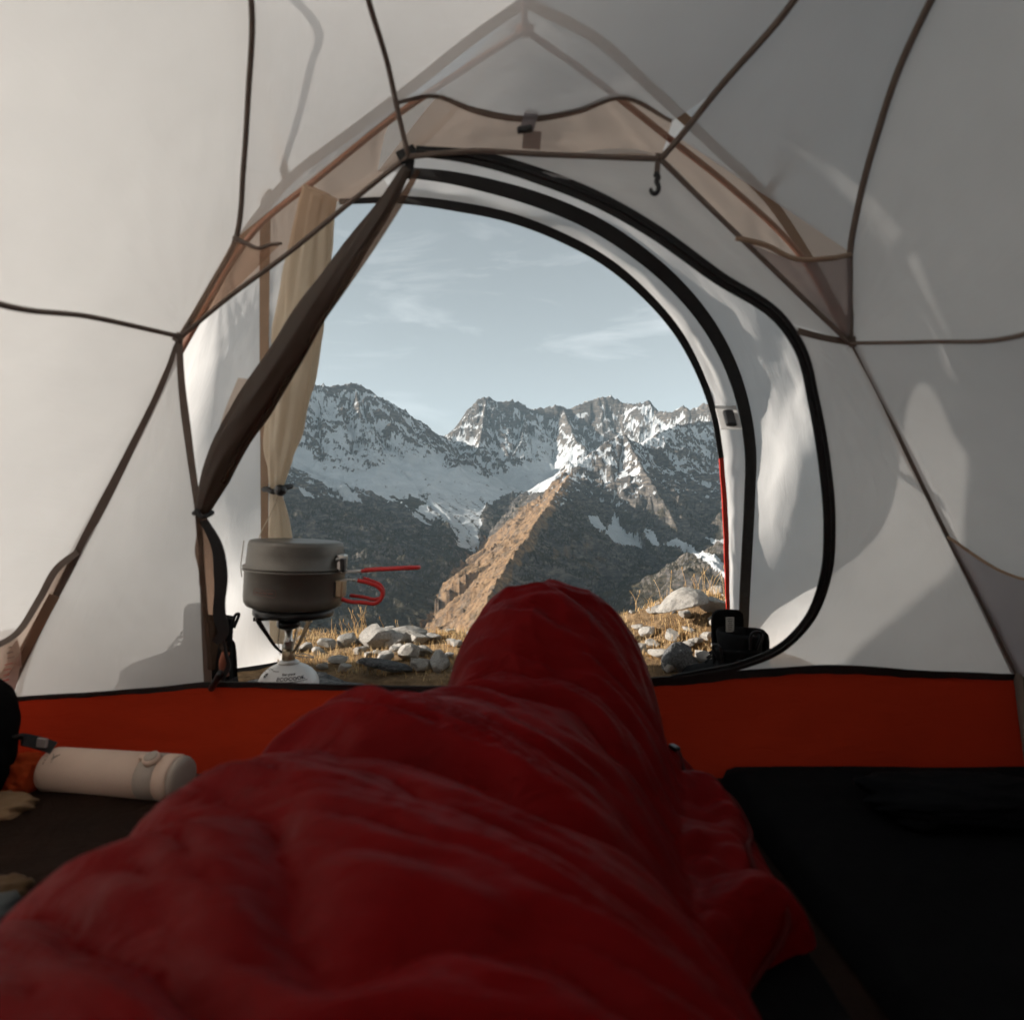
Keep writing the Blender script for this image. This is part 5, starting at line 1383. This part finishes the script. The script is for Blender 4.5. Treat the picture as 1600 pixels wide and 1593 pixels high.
# ------------------------------------------------------------------ things at the left edge of the floor
def blob(name, c, size, mat, seed, parent=None, rough=.18, fr=2.0, sub=5, sharp=0.0):
    bm = bmesh.new(); bmesh.ops.create_icosphere(bm, subdivisions=sub, radius=1.0)
    co = np.array([v.co[:] for v in bm.verts])
    sup = (np.abs(co) ** 4).sum(1) ** -.25
    co = co * (.35 + .65 * sup)[:, None]
    n_ = fbm(co[:, 0] * fr + seed, co[:, 1] * fr + co[:, 2] * fr * .7, seed * .3, 4) + sharp * (ridged(co[:, 0] * fr * 1.6 + seed, co[:, 1] * fr * 1.6 + co[:, 2] * fr, seed * .7, 3) - 1)
    co = co * (1 + rough * n_)[:, None] * np.array(size)[None] + np.array(c)[None]
    co[:, 2] = np.maximum(co[:, 2], .007)
    for v, k_ in zip(bm.verts, co): v.co = k_
    return bm_obj(name, bm, mat, parent)
bk = thing('black_bag', 'black padded bag cut off beside the orange tub wall', 'bag', (-.80, .93, .005))
blob('body', (-.815, .90, .105), (.075, .10, .10), M['matt'], 2.0, bk, .07, 1.5)
v0 = P(34, 1154, .97)
stp = ribbon('strap', [P(18, 1150, .95), v0, P(60, 1160, .985), P(84, 1168, .99)], .018, (0, -1, .8), M['black'], bk, n=20, th=.003)
box('buckle', (.016, .004, .014), T(*(P(66, 1160, .98))) @ RY(6), plain('grey_buckle', (.30, .26, .25), .4), bk, .001)
M['orange'] = fabric('thin_orange_nylon', (.62, .10, .03), .4, .06, 260, wr=.8)
ob = blob('stuff_sack', (-.765, .985, .034), (.040, .035, .030), M['orange'], 5.0, None, .22, 2.4, 5, .25)
tag(ob, 'crumpled orange nylon sack between the black bag and the bottle', 'sack')
cl = blob('cloth', (-.735, .905, .020), (.050, .040, .016), plain('tan_cloth', (.20, .12, .06), .9, bump=.4, bscale=500), 8.0, None, .14, 2.2, 5, .12)
tag(cl, 'crumpled tan cloth on the floor in front of the orange sack', 'cloth')
ys_ = blob('glove', (-.565, .70, .020), (.030, .028, .015), plain('mustard_cloth', (.07, .035, .010), .9), 3.0, None, .25, 2.0, 4, .2)
tag(ys_, 'small mustard-yellow cloth bundle on the dark floor at the left', 'cloth')
gb = blob('bundle', (-.56, .655, .022), (.045, .04, .018), plain('grey_fleece', (.05, .055, .055), .95), 6.0, None, .2, 2.0, 4, .2)
tag(gb, 'small grey fleece bundle beside the sleeping bag at the left', 'cloth')
jk = blob('jacket', (.60, .86, .055), (.12, .07, .022), plain('dark_navy_nylon', (.002, .0022, .003), .8, spec=.06), 9.0, None, .16, 2.0, 5, .15)
tag(jk, 'dark crumpled jacket lying on the added black mat', 'jacket')

# ------------------------------------------------------------------ haze over the valley
HAZE = True
if HAZE:
    bm = bmesh.new(); bmesh.ops.create_cube(bm, size=1.0)
    hx0, hx1, hy0, hy1 = float(X.min()) - 200, float(X.max()) + 200, -400.0, float(Y.max()) + 200
    hz0, hz1 = min(float(H.min()), float(GZ.min())) - 60, float(H.max()) + 60
    bmesh.ops.scale(bm, vec=(hx1 - hx0, hy1 - hy0, hz1 - hz0), verts=bm.verts)
    bmesh.ops.translate(bm, vec=((hx0 + hx1) / 2, (hy0 + hy1) / 2, (hz0 + hz1) / 2), verts=bm.verts)
    N = NT('valley_air')
    pv = N.n('ShaderNodeVolumePrincipled', {'Color': (.55, .78, .95, 1), 'Density': 2.4e-5, 'Anisotropy': .1})
    N.l(pv.outputs[0], N.out.inputs['Volume'])
    hz_ = bm_obj('haze', bm, N.m, None, False)
    hz_['kind'] = 'stuff'
